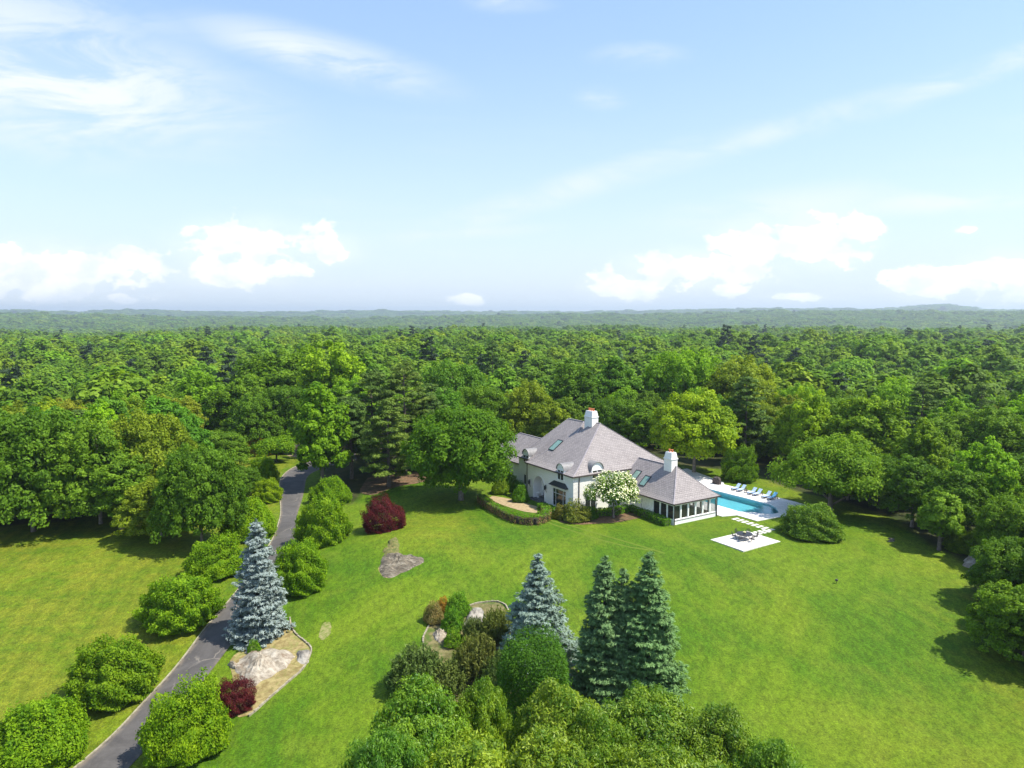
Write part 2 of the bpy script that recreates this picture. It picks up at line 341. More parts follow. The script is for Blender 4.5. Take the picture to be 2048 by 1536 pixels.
# ---------------------------------------------------------------- object helpers
def link(o, parent=None):
    sc.collection.objects.link(o)
    if parent is not None: o.parent = parent
    return o
def tag(o, label=None, cat=None, group=None, kind=None):
    if label: o['label'] = label
    if cat: o['category'] = cat
    if group: o['group'] = group
    if kind: o['kind'] = kind
    return o
def empty(name, loc=(0, 0, 0), rz=0.0, scale=(1, 1, 1)):
    o = bpy.data.objects.new(name, None); o.location = loc; o.rotation_euler = (0, 0, rz); o.scale = scale
    o.empty_display_size = .3
    return link(o)
class MB:
    def __init__(s): s.v = []; s.f = []
    def face(s, pts):
        k = len(s.v); s.v += [tuple(p) for p in pts]; s.f.append(tuple(range(k, k+len(pts))))
    def add(s, vs, fs):
        k = len(s.v); s.v += [tuple(p) for p in vs]; s.f += [tuple(i+k for i in f) for f in fs]
    def box(s, x0, x1, y0, y1, z0, z1, rz=0, c=None):
        vs = [(x0, y0, z0), (x1, y0, z0), (x1, y1, z0), (x0, y1, z0), (x0, y0, z1), (x1, y0, z1), (x1, y1, z1), (x0, y1, z1)]
        if rz:
            cx, cy = c if c else ((x0+x1)/2, (y0+y1)/2); ca, sa = math.cos(rz), math.sin(rz)
            vs = [(cx+(x-cx)*ca-(y-cy)*sa, cy+(x-cx)*sa+(y-cy)*ca, z) for x, y, z in vs]
        s.add(vs, [(0, 3, 2, 1), (4, 5, 6, 7), (0, 1, 5, 4), (1, 2, 6, 5), (2, 3, 7, 6), (3, 0, 4, 7)])
    def bar(s, a, b, w, h=None):
        a, b = Vector(a), Vector(b); d = (b-a).normalized(); h = h or w
        up = Vector((0, 0, 1)) if abs(d.z) < .95 else Vector((1, 0, 0))
        x = d.cross(up).normalized()*w/2; y = x.cross(d).normalized()*h/2
        vs = [p+q for p in (a, b) for q in (-x-y, x-y, x+y, -x+y)]
        s.add(vs, [(0, 3, 2, 1), (4, 5, 6, 7), (0, 1, 5, 4), (1, 2, 6, 5), (2, 3, 7, 6), (3, 0, 4, 7)])
    def tube(s, pts, rad, n=7, cap=True):
        rings = []
        for i, p in enumerate(pts):
            p = Vector(p); d = (Vector(pts[min(i+1, len(pts)-1)])-Vector(pts[max(i-1, 0)])).normalized()
            up = Vector((0, 0, 1)) if abs(d.z) < .9 else Vector((1, 0, 0))
            x = d.cross(up).normalized(); y = d.cross(x).normalized(); r = rad[i] if hasattr(rad, '__len__') else rad
            rings.append([p+(x*math.cos(t)+y*math.sin(t))*r for t in [6.2832*k/n for k in range(n)]])
        k = len(s.v)
        for r_ in rings: s.v += [tuple(q) for q in r_]
        for i in range(len(rings)-1):
            for j in range(n):
                a = k+i*n+j; b = k+i*n+(j+1) % n; s.f.append((a, b, b+n, a+n))
        if cap: s.f.append(tuple(k+(len(rings)-1)*n+j for j in range(n))); s.f.append(tuple(k+j for j in reversed(range(n))))
    def lathe(s, prof, n=14, c=(0, 0, 0)):
        k = len(s.v)
        for r_, z in prof: s.v += [(c[0]+r_*math.cos(6.2832*j/n), c[1]+r_*math.sin(6.2832*j/n), c[2]+z) for j in range(n)]
        for i in range(len(prof)-1):
            for j in range(n):
                a = k+i*n+j; b = k+i*n+(j+1) % n; s.f.append((a, b, b+n, a+n))
        s.f.append(tuple(k+(len(prof)-1)*n+j for j in range(n)))
    def build(s, name, m, parent=None, loc=None, rz=0, smooth=False, uv=False):
        me = bpy.data.meshes.new(name); me.from_pydata(s.v, [], s.f); me.materials.append(m)
        if smooth: me.polygons.foreach_set('use_smooth', [True]*len(me.polygons))
        if uv: face_uv(me)
        me.update()
        o = bpy.data.objects.new(name, me); link(o, parent)
        if loc is not None: o.location = loc; o.rotation_euler = (0, 0, rz)
        return o
def face_uv(me):
    lay = me.uv_layers.new(name='UVMap')
    for p in me.polygons:
        n = p.normal
        if abs(n.z) > .97: a, b = Vector((1, 0, 0)), Vector((0, 1, 0))
        else:
            a = Vector((-n.y, n.x, 0)).normalized(); b = n.cross(a).normalized()
        for li in p.loop_indices:
            q = me.vertices[me.loops[li].vertex_index].co; lay.data[li].uv = (q.dot(a), q.dot(b))
def quads_mesh(name, V, tint, m):
    """V (n,4,3) quads, tint (n,)"""
    n = len(V); me = bpy.data.meshes.new(name)
    me.vertices.add(4*n); me.vertices.foreach_set('co', np.ascontiguousarray(V, dtype=np.float32).ravel())
    me.loops.add(4*n); me.loops.foreach_set('vertex_index', np.arange(4*n, dtype=np.int32))
    me.polygons.add(n); me.polygons.foreach_set('loop_start', np.arange(0, 4*n, 4, dtype=np.int32))
    at = me.attributes.new('tint', 'FLOAT', 'POINT'); at.data.foreach_set('value', np.repeat(np.clip(tint, 0, 1), 4).astype(np.float32))
    me.materials.append(m); me.update(calc_edges=True); return me
def mobj(name, me, parent=None, color=None):
    o = bpy.data.objects.new(name, me); link(o, parent)
    if color: o.color = (*color, 1)
    return o

# ---------------------------------------------------------------- foliage builders (numpy)
def unit(v): return v/np.maximum(np.linalg.norm(v, axis=-1, keepdims=True), 1e-9)
def leaves(C, N, size, asp, rs, jit=.8, T=None):
    """rhombic leaves: centres C, preferred normals N"""
    n = len(C); N = unit(N+rs.normal(0, jit, (n, 3)))
    t = rs.normal(0, 1, (n, 3)) if T is None else T+rs.normal(0, .35, (n, 3))
    t = unit(t-N*np.sum(t*N, 1, keepdims=True)); b = np.cross(N, t)
    s = (size*rs.uniform(.7, 1.35, n))[:, None]
    return np.stack([C+t*s, C+b*s*asp, C-t*s, C-b*s*asp], 1)
def dirs(n, rs, zmin=-1.0):
    z = rs.uniform(zmin, 1, n); a = rs.uniform(0, 6.2832, n); r = np.sqrt(1-z*z)
    return np.stack([r*np.cos(a), r*np.sin(a), z], 1)
def clumps(centres, rc, per, leaf, asp, rs, up=.5, out=None, jit=.8, flat=.75):
    K = len(centres); c = np.repeat(centres, per, 0); r = np.repeat(np.broadcast_to(rc, (K,)), per)
    d = dirs(K*per, rs, -.55); pos = c+d*(r*rs.uniform(.55, 1.05, K*per))[:, None]*np.array([1, 1, flat])
    N = d+np.array([0, 0, up])
    if out is not None: N = N+np.repeat(out, per, 0)*.5
    return leaves(pos, N, leaf, asp, rs, jit), np.clip(np.repeat(rs.uniform(.1, .8, K), per)+rs.uniform(-.3, .35, K*per), 0, 1)
def crown_broad(seed, rx=5.2, z0=4.5, z1=18, K=95, per=120, leaf=.30, asp=.55, lump=.19, zmin=-.45, top=1.0, rcf=(.17, .30), inner=.12, up=.5, flat=.92, jit=.6, skirt=False):
    rs = np.random.RandomState(seed)
    cz, rz = (z0+z1)/2, (z1-z0)/2
    d = dirs(K, rs, zmin)
    wob = 1+lump*(np.sin(d[:, 0]*4.1+seed)+np.sin(d[:, 1]*3.7+seed*2.1)+np.sin(d[:, 2]*4.5+seed*.7))*.6+rs.uniform(-.10, .10, K)
    if skirt:
        lo = d[:, 2] < .1; f_ = np.where(lo, np.minimum((1-np.abs(d[:, 2])**4)**.25/np.sqrt(1-d[:, 2]**2+1e-6), 1.55), 1.0); d = d*np.stack([f_, f_, np.ones(K)], 1)
    rad = (wob*np.where(rs.rand(K) < .22, rs.uniform(.45, .8, K), rs.uniform(.78, .95, K)))[:, None]
    c = d*rad*np.array([rx, rx, rz])+np.array([0, 0, cz])
    c[:, 2] = np.where(c[:, 2] > cz, cz+(c[:, 2]-cz)*top, c[:, 2])
    rc = rs.uniform(rcf[0], rcf[1], K)*rx
    q, t = clumps(c, rc, per, leaf, asp, rs, up=up, out=d, flat=flat, jit=jit)
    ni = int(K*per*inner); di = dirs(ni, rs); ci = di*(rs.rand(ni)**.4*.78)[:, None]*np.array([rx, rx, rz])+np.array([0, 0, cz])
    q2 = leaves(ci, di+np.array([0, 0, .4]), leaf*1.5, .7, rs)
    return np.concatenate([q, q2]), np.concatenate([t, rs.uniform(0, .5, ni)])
def crown_dome(seed, r=3.8, h=4.2, n=30000, leaf=.135, asp=.5, lump=.09, skirt=.35, lift=.15, full=2.0, jit=.8):
    """shrub dome reaching nearly to the ground, with shoots and hollows over its shell"""
    rs = np.random.RandomState(seed); d = dirs(n, rs, -.42)
    f = 1+lump*(np.sin(d[:, 0]*5+seed)+np.sin(d[:, 1]*6.1+seed*1.7)+np.sin(d[:, 2]*7+seed*.3)+.8*np.sin(d[:, 0]*13+d[:, 2]*11+seed)+.8*np.sin(d[:, 1]*14-d[:, 2]*9))*.5
    full_ = (1-np.abs(d[:, 2])**full)**(1/full)/np.sqrt(1-d[:, 2]**2+1e-6)
    full_ = np.minimum(full_, 1.6); d = np.stack([d[:, 0]*full_, d[:, 1]*full_, d[:, 2]], 1)
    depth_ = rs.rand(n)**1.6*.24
    f = f*(1-depth_)*(1+rs.exponential(.022, n))
    a = rs.uniform(.0, 1, n)
    zz = np.where(d[:, 2] < 0, d[:, 2]*skirt, d[:, 2])
    pos = np.stack([d[:, 0]*r*f, d[:, 1]*r*f, h*(skirt*.42+zz)/(1+skirt*.42)*f+lift], 1)
    pos[:, 2] = np.maximum(pos[:, 2], .05+.1*rs.rand(n))
    N = np.stack([d[:, 0], d[:, 1], d[:, 2]+.45], 1)
    q = leaves(pos, N, leaf, asp, rs, jit)
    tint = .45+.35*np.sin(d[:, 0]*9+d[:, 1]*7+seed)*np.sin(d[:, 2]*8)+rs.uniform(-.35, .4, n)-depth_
    return q, tint
def crown_spruce(seed, h=11.0, r=2.9, levels=40, nb=15, needle=.17, z0=.25, tips=1, pw=.72, droop=.28):
    rs = np.random.RandomState(seed); P = []; D = []; N = []; tt = []
    for i in range(levels):
        t = (i+rs.uniform(-.3, .3))/levels; t = min(max(t, 0), .985)
        z = z0+(h-z0)*t; L0 = r*((1-t)**pw)*(1.0 if t > .05 else .9)+.06
        k = max(5, int(nb*(1-t)**.55+3)); a0 = rs.uniform(0, 6.28)
        for j in range(k):
            a = a0+6.2832*j/k+rs.uniform(-.2, .2); L = L0*rs.uniform(.62, 1.22)*(1+.10*math.sin(a*3+seed+z*1.3)); z_=z+rs.uniform(-.30, .26)
            if L < .5: m = 5
            else: m = 4+int(L*5.5)
            s = rs.uniform(.35 if L > 1 else .1, 1, m)**.7
            u = np.stack([np.cos(a)*np.ones(m), np.sin(a)*np.ones(m)], 1)
            lat = rs.uniform(-.34, .34, m)*s*L**.6*1.1
            zz = z_-droop*L*np.sin(s*2.0)+.20*L*s*s*.6+(.0 if t < .9 else 0.15)
            c = np.stack([u[:, 0]*L*s-u[:, 1]*lat, u[:, 1]*L*s+u[:, 0]*lat, zz+rs.uniform(-.05, .08, m)], 1)
            per = 9
            c = np.repeat(c, per, 0)+rs.normal(0, .075, (m*per, 3))*np.array([1, 1, .55])
            dd = np.stack([np.repeat(u[:, 0], per), np.repeat(u[:, 1], per), .35*np.ones(m*per)], 1)+rs.normal(0, .55, (m*per, 3))
            P.append(c); D.append(dd); N.append(np.tile([math.cos(a)*.5, math.sin(a)*.5, 1.0], (m*per, 1)))
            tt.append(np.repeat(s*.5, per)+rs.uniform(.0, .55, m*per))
    P = np.concatenate(P); D = np.concatenate(D); N = np.concatenate(N)
    tip = rs.uniform(0, 1, (90, 1)); tp = np.concatenate([rs.normal(0, .05, (90, 2)), h-.75+.95*tip], 1)
    q = leaves(np.concatenate([P, tp]), np.concatenate([N, rs.normal(0, 1, (90, 3))]), needle, .26, rs, .55, np.concatenate([D, np.tile([0, 0, 1.0], (90, 1))]))
    return q, np.concatenate([np.concatenate(tt), rs.rand(90)])
def crown_pine(seed, h=19.0, r=5.0, z0=4.5, nb=46, needle=.26):
    rs = np.random.RandomState(seed); cs = []; limbs = []
    for i in range(nb):
        t = (i+.5)/nb; z = z0+(h-z0)*t**.9; L = r*(1-t)**.55*rs.uniform(.55, 1.1)+.4; a = i*2.4+rs.uniform(-.5, .5)
        end = np.array([math.cos(a)*L, math.sin(a)*L, z+L*.12]); limbs.append(((0, 0, z), tuple(end)))
        for k in range(max(2, int(L*2.0))):
            s = rs.uniform(.45, 1.05); lat = rs.uniform(-.4, .4)*L*.5
            cs.append((math.cos(a)*L*s-math.sin(a)*lat, math.sin(a)*L*s+math.cos(a)*lat, z+L*.12*s+rs.uniform(-.15, .35)))
    cs = np.array(cs); K = len(cs); per = 70
    rc = rs.uniform(.55, 1.0, K)
    q, t = clumps(cs, rc, per, needle, .30, rs, up=.9, jit=.6, flat=.42)
    return q, t, limbs
def crown_scrub(seed, r=2.2, h=2.8, n=260):
    """many upright twiggy shoots"""
    rs = np.random.RandomState(seed); a = rs.uniform(0, 6.28, n); q0 = np.sqrt(rs.rand(n)); hh = h*(1-.45*q0**2)*rs.uniform(.75, 1.12, n)
    per = 34; s = rs.uniform(.35, 1, (n, per))
    x = (np.cos(a)*q0*r)[:, None]*(.55+.45*s)+rs.normal(0, .06, (n, per)); y = (np.sin(a)*q0*r)[:, None]*(.55+.45*s)+rs.normal(0, .06, (n, per)); z = hh[:, None]*s
    C = np.stack([x.ravel(), y.ravel(), z.ravel()], 1)
    T = np.stack([np.repeat(np.cos(a)*q0, per)*.7, np.repeat(np.sin(a)*q0, per)*.7, np.ones(n*per)], 1)+rs.normal(0, .45, (n*per, 3))
    N = rs.normal(0, 1, (n*per, 3))+np.array([0, 0, .3])
    return leaves(C, N, .15, .3, rs, .3, T), np.clip(s.ravel()*.6+rs.uniform(-.2, .4, n*per), 0, 1)
def strip_leaves(path, w, h, dens, rs, leaf=.10, top=None):
    """rounded-box hedge along a ground path [(x,y)], returns top-and-side quads"""
    P = np.array(path, float); seg = np.diff(P, axis=0); L = np.hypot(*seg.T); tot = L.sum(); n = int(tot*(w+2*h)*dens)
    s = rs.uniform(0, tot, n); cum = np.concatenate([[0], np.cumsum(L)]); k = np.clip(np.searchsorted(cum, s)-1, 0, len(L)-1)
    f = (s-cum[k])/L[k]; base = P[k]+seg[k]*f[:, None]; t = seg[k]/L[k][:, None]; nrm = np.stack([-t[:, 1], t[:, 0]], 1)
    peri = rs.uniform(0, w+2*h, n)
    off = np.where(peri < h, -w/2, np.where(peri > h+w, w/2, peri-h-w/2)); z = np.where(peri < h, peri, np.where(peri > h+w, w+2*h-peri, h))
    N = np.stack([np.where(z < h, np.sign(off), 0)*nrm[:, 0], np.where(z < h, np.sign(off), 0)*nrm[:, 1], np.where(z >= h, 1.0, .25)], 1)
    lum = .05*np.sin(s*2.1)+.04*np.sin(s*5.3+off*3); dep = -rs.rand(n)**1.5*.16+rs.normal(0, .03, n)+lum
    # round the shoulders and the ends
    sh = np.clip((np.abs(off)-(w/2-.25))/.25, 0, 1)*np.clip((z-(h-.25))/.25, 0, 1)*.10
    endr = np.clip(1-np.minimum(s, tot-s)/.35, 0, 1)**2
    off = off*(1-.35*endr); o2 = off+np.sign(off)*np.where(z < h, dep-sh, 0); z2 = z+np.where(z >= h, dep-sh, 0)
    C = np.stack([base[:, 0]+nrm[:, 0]*o2, base[:, 1]+nrm[:, 1]*o2, z2], 1)
    for e, sg in ((0, -1), (-1, 1)):
        m = int(w*h*dens*1.2); tt = t[0]*0+seg[e]/L[e]; nn = np.array([-tt[1], tt[0]]); o = rs.uniform(-w/2*.9, w/2*.9, m)
        ce = P[0 if e == 0 else -1][None]+nn*o[:, None]+tt*sg*(rs.uniform(-.1, .12, m))[:, None]
        C = np.concatenate([C, np.concatenate([ce, rs.uniform(0, h, (m, 1))], 1)]); N = np.concatenate([N, np.tile([tt[0]*sg, tt[1]*sg, .3], (m, 1))])
    q = leaves(C, N, leaf, .55, rs, .6); isup = N[:, 2] > .9
    return q, rs.uniform(.1, .9, len(q)), isup
def trunk_mb(h, r0, seed, limbs=5, z0=.35, spread=.5, lean=0, lmb=None, n=9, hl=None):
    rs = np.random.RandomState(seed); mb = MB()
    pts = [(lean*t*h+.12*math.sin(t*5+seed)*t, .10*math.cos(t*4+seed)*t, h*t-.3*(t == 0)) for t in (0, .04, .15, .35, .6, .85, 1)]
    mb.tube(pts, [r0*1.5, r0*1.15, r0, r0*.85, r0*.6, r0*.32, r0*.12], n)
    if lmb is None:
        for k in range(limbs):
            t = z0+(.88-z0)*k/max(limbs-1, 1); a = k*2.4+rs.uniform(-.4, .4); L = spread*h*(1.05-t)*rs.uniform(.8, 1.1); p = np.array([0.12*math.sin(t*5+seed)*t+lean*t*h, .10*math.cos(t*4+seed)*t, h*t])
            e = p+np.array([math.cos(a)*L, math.sin(a)*L, L*.75]); m = p+(e-p)*.5+np.array([0, 0, -.06*L])
            mb.tube([p, m, e], [r0*.42*(1.2-t), r0*.26*(1.2-t), r0*.06], 6)
            for sgn in (-1, 1):
                a2 = a+sgn*.7; e2 = m+np.array([math.cos(a2), math.sin(a2), .8])*L*.45; mb.tube([m, e2], [r0*.18*(1.2-t), r0*.04], 5)
    else:
        for a, b in lmb: mb.tube([a, b], [r0*.22, r0*.05], 5)
    return mb
PROTO = {}
def proto(key, fn):
    if key not in PROTO: PROTO[key] = fn()
    return PROTO[key]
def trunk_mesh(name, mb, m):
    me = bpy.data.meshes.new(name); me.from_pydata(mb.v, [], mb.f); me.materials.append(m)
    me.polygons.foreach_set('use_smooth', [True]*len(me.polygons)); me.update(); return me

# ================================================================ SETTING
def poly_from_px(pts): return [gp(a, b) for a, b in pts]
LAWN = poly_from_px([(-60, 1062), (60, 1046), (150, 1040), (210, 1020), (300, 1010), (380, 1010), (420, 1010), (438, 1010), (452, 940), (450, 905), (480, 893), (540, 872), (600, 872), (635, 925),
    (650, 965), (700, 1010), (742, 980), (775, 966), (830, 958), (870, 968), (940, 935), (1040, 912), (1100, 880)])
LAWN += [(-5, 150), (25, 152), (36, 140), (46, 135)]
LAWN += poly_from_px([(1600, 985), (1700, 1006), (1800, 1042), (1850, 1084), (1905, 1108), (1945, 1140), (1948, 1190), (1990, 1270), (2050, 1325), (2110, 1400)])
LAWN += [(48, 40), (48, 12), (-60, 12)]
LAWN = np.array(LAWN)
def sdist(x, y, poly):
    x = np.ravel(x); y = np.ravel(y); ins = np.zeros(len(x), bool); dm = np.full(len(x), 1e9)
    for i in range(len(poly)):
        (x0, y0), (x1, y1) = poly[i-1], poly[i]
        c = ((y0 > y) != (y1 > y)); xi = (x1-x0)*(y-y0)/((y1-y0) if y1 != y0 else 1e-9)+x0; ins ^= c & (x < xi)
        L = (x1-x0)**2+(y1-y0)**2; t = np.clip(((x-x0)*(x1-x0)+(y-y0)*(y1-y0))/L, 0, 1)
        dm = np.minimum(dm, np.hypot(x-x0-t*(x1-x0), y-y0-t*(y1-y0)))
    return np.where(ins, dm, -dm)
POOL = [(1.81, 29.7), (7.87, 30.0), (12.4, 30.0), (14.0, 29.2), (15.1, 28.2), (16.0, 27.2), (16.0, 25.8), (15.2, 24.6), (13.8, 24.2), (13.2, 23.3), (12.2, 22.6), (8.77, 22.6), (-1.5, 22.6), (-1.5, 29.7)]
def build_ground():
    rr = list(np.arange(14, 150, .55)); 
    while rr[-1] < 15000: rr.append(rr[-1]*1.017+.05)
    rr = np.array(rr); th = np.radians(np.linspace(-78, 78, 500))
    Rg, T = np.meshgrid(rr, th, indexing='ij'); X = Rg*np.sin(T); Y = Rg*np.cos(T); Z = hgt(X, Y)
    m = X.size; me = bpy.data.meshes.new('ground'); me.vertices.add(m)
    me.vertices.foreach_set('co', np.stack([X, Y, Z], -1).astype(np.float32).ravel())
    a, b = Rg.shape; idx = np.arange(m).reshape(a, b)
    q = np.stack([idx[:-1, :-1], idx[:-1, 1:], idx[1:, 1:], idx[1:, :-1]], -1).reshape(-1, 4)
    pw = np.array([uvw(u, v) for u, v in POOL]); sdp = sdist(X, Y, pw).reshape(-1) > -.12
    q = q[~sdp[q].any(1)]
    me.loops.add(q.size); me.loops.foreach_set('vertex_index', q.astype(np.int32).ravel())
    me.polygons.add(len(q)); me.polygons.foreach_set('loop_start', np.arange(0, q.size, 4, dtype=np.int32))
    me.polygons.foreach_set('use_smooth', np.ones(len(q), bool))
    sdl = sdist(X, Y, LAWN)+.7*wav(X.ravel(), Y.ravel(), 6, 2)
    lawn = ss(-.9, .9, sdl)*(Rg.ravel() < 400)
    x, y = X.ravel(), Y.ravel()
    road = np.interp(y, [40, 55, 73, 114, 140], [-27, -26, -29, -36, -42])
    dry = ss(1, -6, x-road)*.85+ss(12, 4, np.hypot((x+12)/1.0, (y-98)/1.3))*.6+ss(9, 0, sdl)*.45*(x > 20)+ss(20, 36, x)*ss(68, 48, y)*.35
    dry = np.clip(dry+.25*wav(x, y, 24, 8), 0, 1)
    for nm, val in (('lawn', lawn), ('dry', dry)):
        at = me.attributes.new(nm, 'FLOAT', 'POINT'); at.data.foreach_set('value', val.astype(np.float32))
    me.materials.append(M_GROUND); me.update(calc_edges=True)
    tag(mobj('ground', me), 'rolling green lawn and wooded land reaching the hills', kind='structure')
build_ground()

def sheet(name, left, right, m, dz=.035, n=90, across=6, kind='structure', label=None, skirt=True):
    """draped band between two world polylines"""
    def res(P):
        P = np.array(P, float); d = np.concatenate([[0], np.cumsum(np.hypot(*np.diff(P, axis=0).T))])/1.0; t = np.linspace(0, d[-1], n)
        Q = np.stack([np.interp(t, d, P[:, 0]), np.interp(t, d, P[:, 1])], 1)
        for _ in range(6): Q[1:-1] = (Q[:-2]+2*Q[1:-1]+Q[2:])/4
        return Q
    A, B = res(left), res(right); mb = MB(); uv = []
    for i in range(n):
        for j in range(across+1):
            p = A[i]+(B[i]-A[i])*j/across; mb.v.append((p[0], p[1], float(hgt(p[0], p[1]))+dz)); uv.append((j/across, i*.3))
    w = across+1
    for i in range(n-1):
        for j in range(across): mb.f.append((i*w+j, i*w+j+1, i*w+w+j+1, i*w+w+j))
    o = mb.build(name, m, smooth=True); lay = o.data.uv_layers.new(name='UVMap')
    for l in o.data.loops: lay.data[l.index].uv = uv[l.vertex_index]
    if kind: tag(o, label, kind=kind)
    return o, A, B
LE = poly_from_px([(120, 1563), (157, 1530), (230, 1474.5), (289.6, 1401), (338.5, 1356), (384, 1296.6), (411.7, 1254.7), (464, 1199), (512, 1135), (547, 1079.7), (559, 1045.6), (564, 1025), (560.6, 991), (560, 960), (574, 943), (601.6, 928.7), (650, 915), (710, 905)])
RE = poly_from_px([(232, 1563), (258, 1536), (292, 1500), (345, 1436), (401, 1370), (436, 1324.5), (466, 1285), (530, 1190), (572, 1120), (589.7, 1079.7), (593, 1032), (604, 1001), (610, 974), (612, 955), (625, 944), (660, 932), (715, 920)])
_, LA, RB = sheet('driveway', LE, RE, M_ASPH, label='grey cracked asphalt driveway curving up past the bushes')
# pale stone edging along its left side
mb = MB(); prev = None
for i in range(len(LA)):
    d = LA[min(i+1, len(LA)-1)]-LA[max(i-1, 0)]; d = d/np.hypot(*d); nn = np.array([-d[1], d[0]])
    ring = []
    for o_, z_ in ((.03, .0), (.03, .11), (.17, .11), (.17, -.05)):
        p = LA[i]+nn*o_; ring.append((p[0], p[1], float(hgt(p[0], p[1]))+z_))
    k = len(mb.v); mb.v += ring
    if prev is not None:
        for j in range(3): mb.f.append((prev+j, prev+j+1, k+j+1, k+j))
    prev = k
tag(mb.build('kerb', M_KERB), 'thin pale stone edging along the driveway', kind='structure')

def fan(name, poly, m, dz=.02, dome=0.0, rough=0.0, edge=.05, rings=10, sub=5, seed=0, parent=None, loc0=None, power=1.3):
    """draped star-shaped patch; dome/rough raise it into rock"""
    P = np.array(poly, float); Q = []
    for i in range(len(P)):
        a, b = P[i], P[(i+1) % len(P)]
        for k in range(sub): Q.append(a+(b-a)*k/sub)
    Q = np.array(Q); n = len(Q)
    for _ in range(2): Q = (np.roll(Q, 1, 0)+2*Q+np.roll(Q, -1, 0))/4
    rs = np.random.RandomState(seed); c = P.mean(0); mb = MB(); Q = Q+rs.normal(0, .03, Q.shape)+(np.stack([wav(Q[:, 0], Q[:, 1], 1.7, 2), wav(Q[:, 0], Q[:, 1], 2.3, 8)], 1)*edge*3)
    for r_ in range(rings+1):
        t = 1-r_/(rings+1e-9)*.999
        for q in Q:
            p = c+(q-c)*t; e = 1-t**power
            z = float(hgt(p[0], p[1]))+dz+dome*e+rough*e**.5*(1.2*wav(p[0], p[1], 2.1, 4)+.9*abs(wav(p[0], p[1], 1.1, 9))+.18*rs.randn())*(t < 1)
            mb.v.append((p[0], p[1], z if t < 1 else float(hgt(p[0], p[1]))-.03*(dome > 0)+dz*(dome == 0)))
    for r_ in range(rings):
        for j in range(n): mb.f.append((r_*n+j, r_*n+(j+1) % n, (r_+1)*n+(j+1) % n, (r_+1)*n+j))
    mb.f.append(tuple(rings*n+j for j in range(n)))
    return mb.build(name, m, parent, smooth=True)

# ---- flat paved places in house coordinates
def hpoly(pts): return [uvw(u, v) for u, v in pts]
def slab(name, pts, z0, z1, m, parent=None, world=True):
    mb = MB(); P = hpoly(pts) if world else pts; n = len(P)
    area = sum(P[i][0]*P[(i+1) % n][1]-P[(i+1) % n][0]*P[i][1] for i in range(n))
    if area < 0: P = P[::-1]
    mb.face([(x, y, z1) for x, y in P])
    for i in range(n): (a, b), (c, d) = P[i], P[(i+1) % n]; mb.face([(a, b, z0), (c, d, z0), (c, d, z1), (a, b, z1)])
    return mb.build(name, m, parent, uv=True)
def deck():
    # outer outline with the pool cut out: split along a line through the pool
    outer = [(-14.0, 38.6), (-14.0, 30.5), (-1.4, 20.9), (-1.4, 18.3), (12.8, 18.3), (13.5, 20.7), (17.2, 20.8), (17.6, 26.0), (18.2, 30.2), (20.5, 34.0), (13.3, 34.9), (-1.0, 34.4), (-2.2, 35.6)]
    zt = .10; mb = MB(); import bmesh
    bm = bmesh.new()
    def loop(pts):
        vs = [bm.verts.new((*uvw(u, v), zt)) for u, v in pts]; return [bm.edges.new((vs[i], vs[(i+1) % len(vs)])) for i in range(len(vs))]
    e1 = loop(outer); e2 = loop(POOL)
    bmesh.ops.triangle_fill(bm, edges=e1+e2, use_beauty=True)
    for f in list(bm.faces):
        if f.normal.z < 0: f.normal_flip()
    for pts, z0 in ((outer, -.05), (POOL, -1.5)):
        n = len(pts)
        for i in range(n):
            (a, b), (c, d) = uvw(*pts[i]), uvw(*pts[(i+1) % n]); z1 = zt if z0 > -1 else .0995
            if z0 < -1: continue
            bm.faces.new([bm.verts.new(p) for p in ((a, b, z0), (c, d, z0), (c, d, z1), (a, b, z1))])
    me = bpy.data.meshes.new('pool_deck'); bm.to_mesh(me); bm.free(); me.materials.append(M_DECK); me.update(); face_uv(me)
    tag(mobj('pool_deck', me), 'pale paved terrace around the swimming pool', kind='structure')
deck()
pool = tag(empty('swimming_pool', (*uvw(7, 26), 0)), 'turquoise swimming pool with rounded steps at one end beside the sunroom', 'swimming pool')
def wl(o):  # keep world coordinates under a thing's empty (its rotation is 0)
    p = o.parent.location; o.location = (-p[0], -p[1], -p[2])
mb = MB(); n = len(POOL); W = [uvw(*p) for p in POOL]
mb.face([(x, y, -.85) for x, y in W])
for i in range(n): (a, b), (c, d) = W[i], W[(i+1) % n]; mb.face([(a, b, -.85), (a, b, .094), (c, d, .094), (c, d, -.85)])
wl(mb.build('basin', M_POOL, pool))
mb = MB(); mb.face([(x, y, -.10) for x, y in (W if sum(W[i-1][0]*W[i][1]-W[i][0]*W[i-1][1] for i in range(n)) > 0 else W[::-1])]); wl(mb.build('water', M_WATER, pool))
mb = MB()
st = [(12.6, 29.2), (13.8, 28.7), (15.0, 27.6), (15.6, 27.0), (15.6, 26.0), (14.9, 25.0), (13.6, 24.8)]
for k in range(2):
    S_ = [uvw(u-(.0 if 0 < i < len(st)-1 else 0)-k*.7, v) for i, (u, v) in enumerate(st)]
    mb.face([(x, y, -.3-.25*k) for x, y in S_]); mb.face([(S_[0][0], S_[0][1], -.84), (S_[0][0], S_[0][1], -.3-.25*k), (S_[-1][0], S_[-1][1], -.3-.25*k), (S_[-1][0], S_[-1][1], -.84)])
wl(mb.build('steps', mat('pool_step', noisy((.30, .52, .55), (.36, .58, .60), 1)), pool))
tag(slab('patio', [(19.6, 8.4), (25.1, 8.4), (25.1, 15.7), (19.6, 15.7)], -.25, .06, M_STONEPALE), 'square white stone patio on the lawn', kind='structure')
su = [(14.6, 19.2), (15.5, 19.15), (16.4, 19.1), (17.3, 19.1), (18.2, 19.05), (19.1, 19.0), (20.0, 19.0), (20.95, 19.0), (20.95, 18.1), (20.95, 17.2), (20.95, 16.3)]
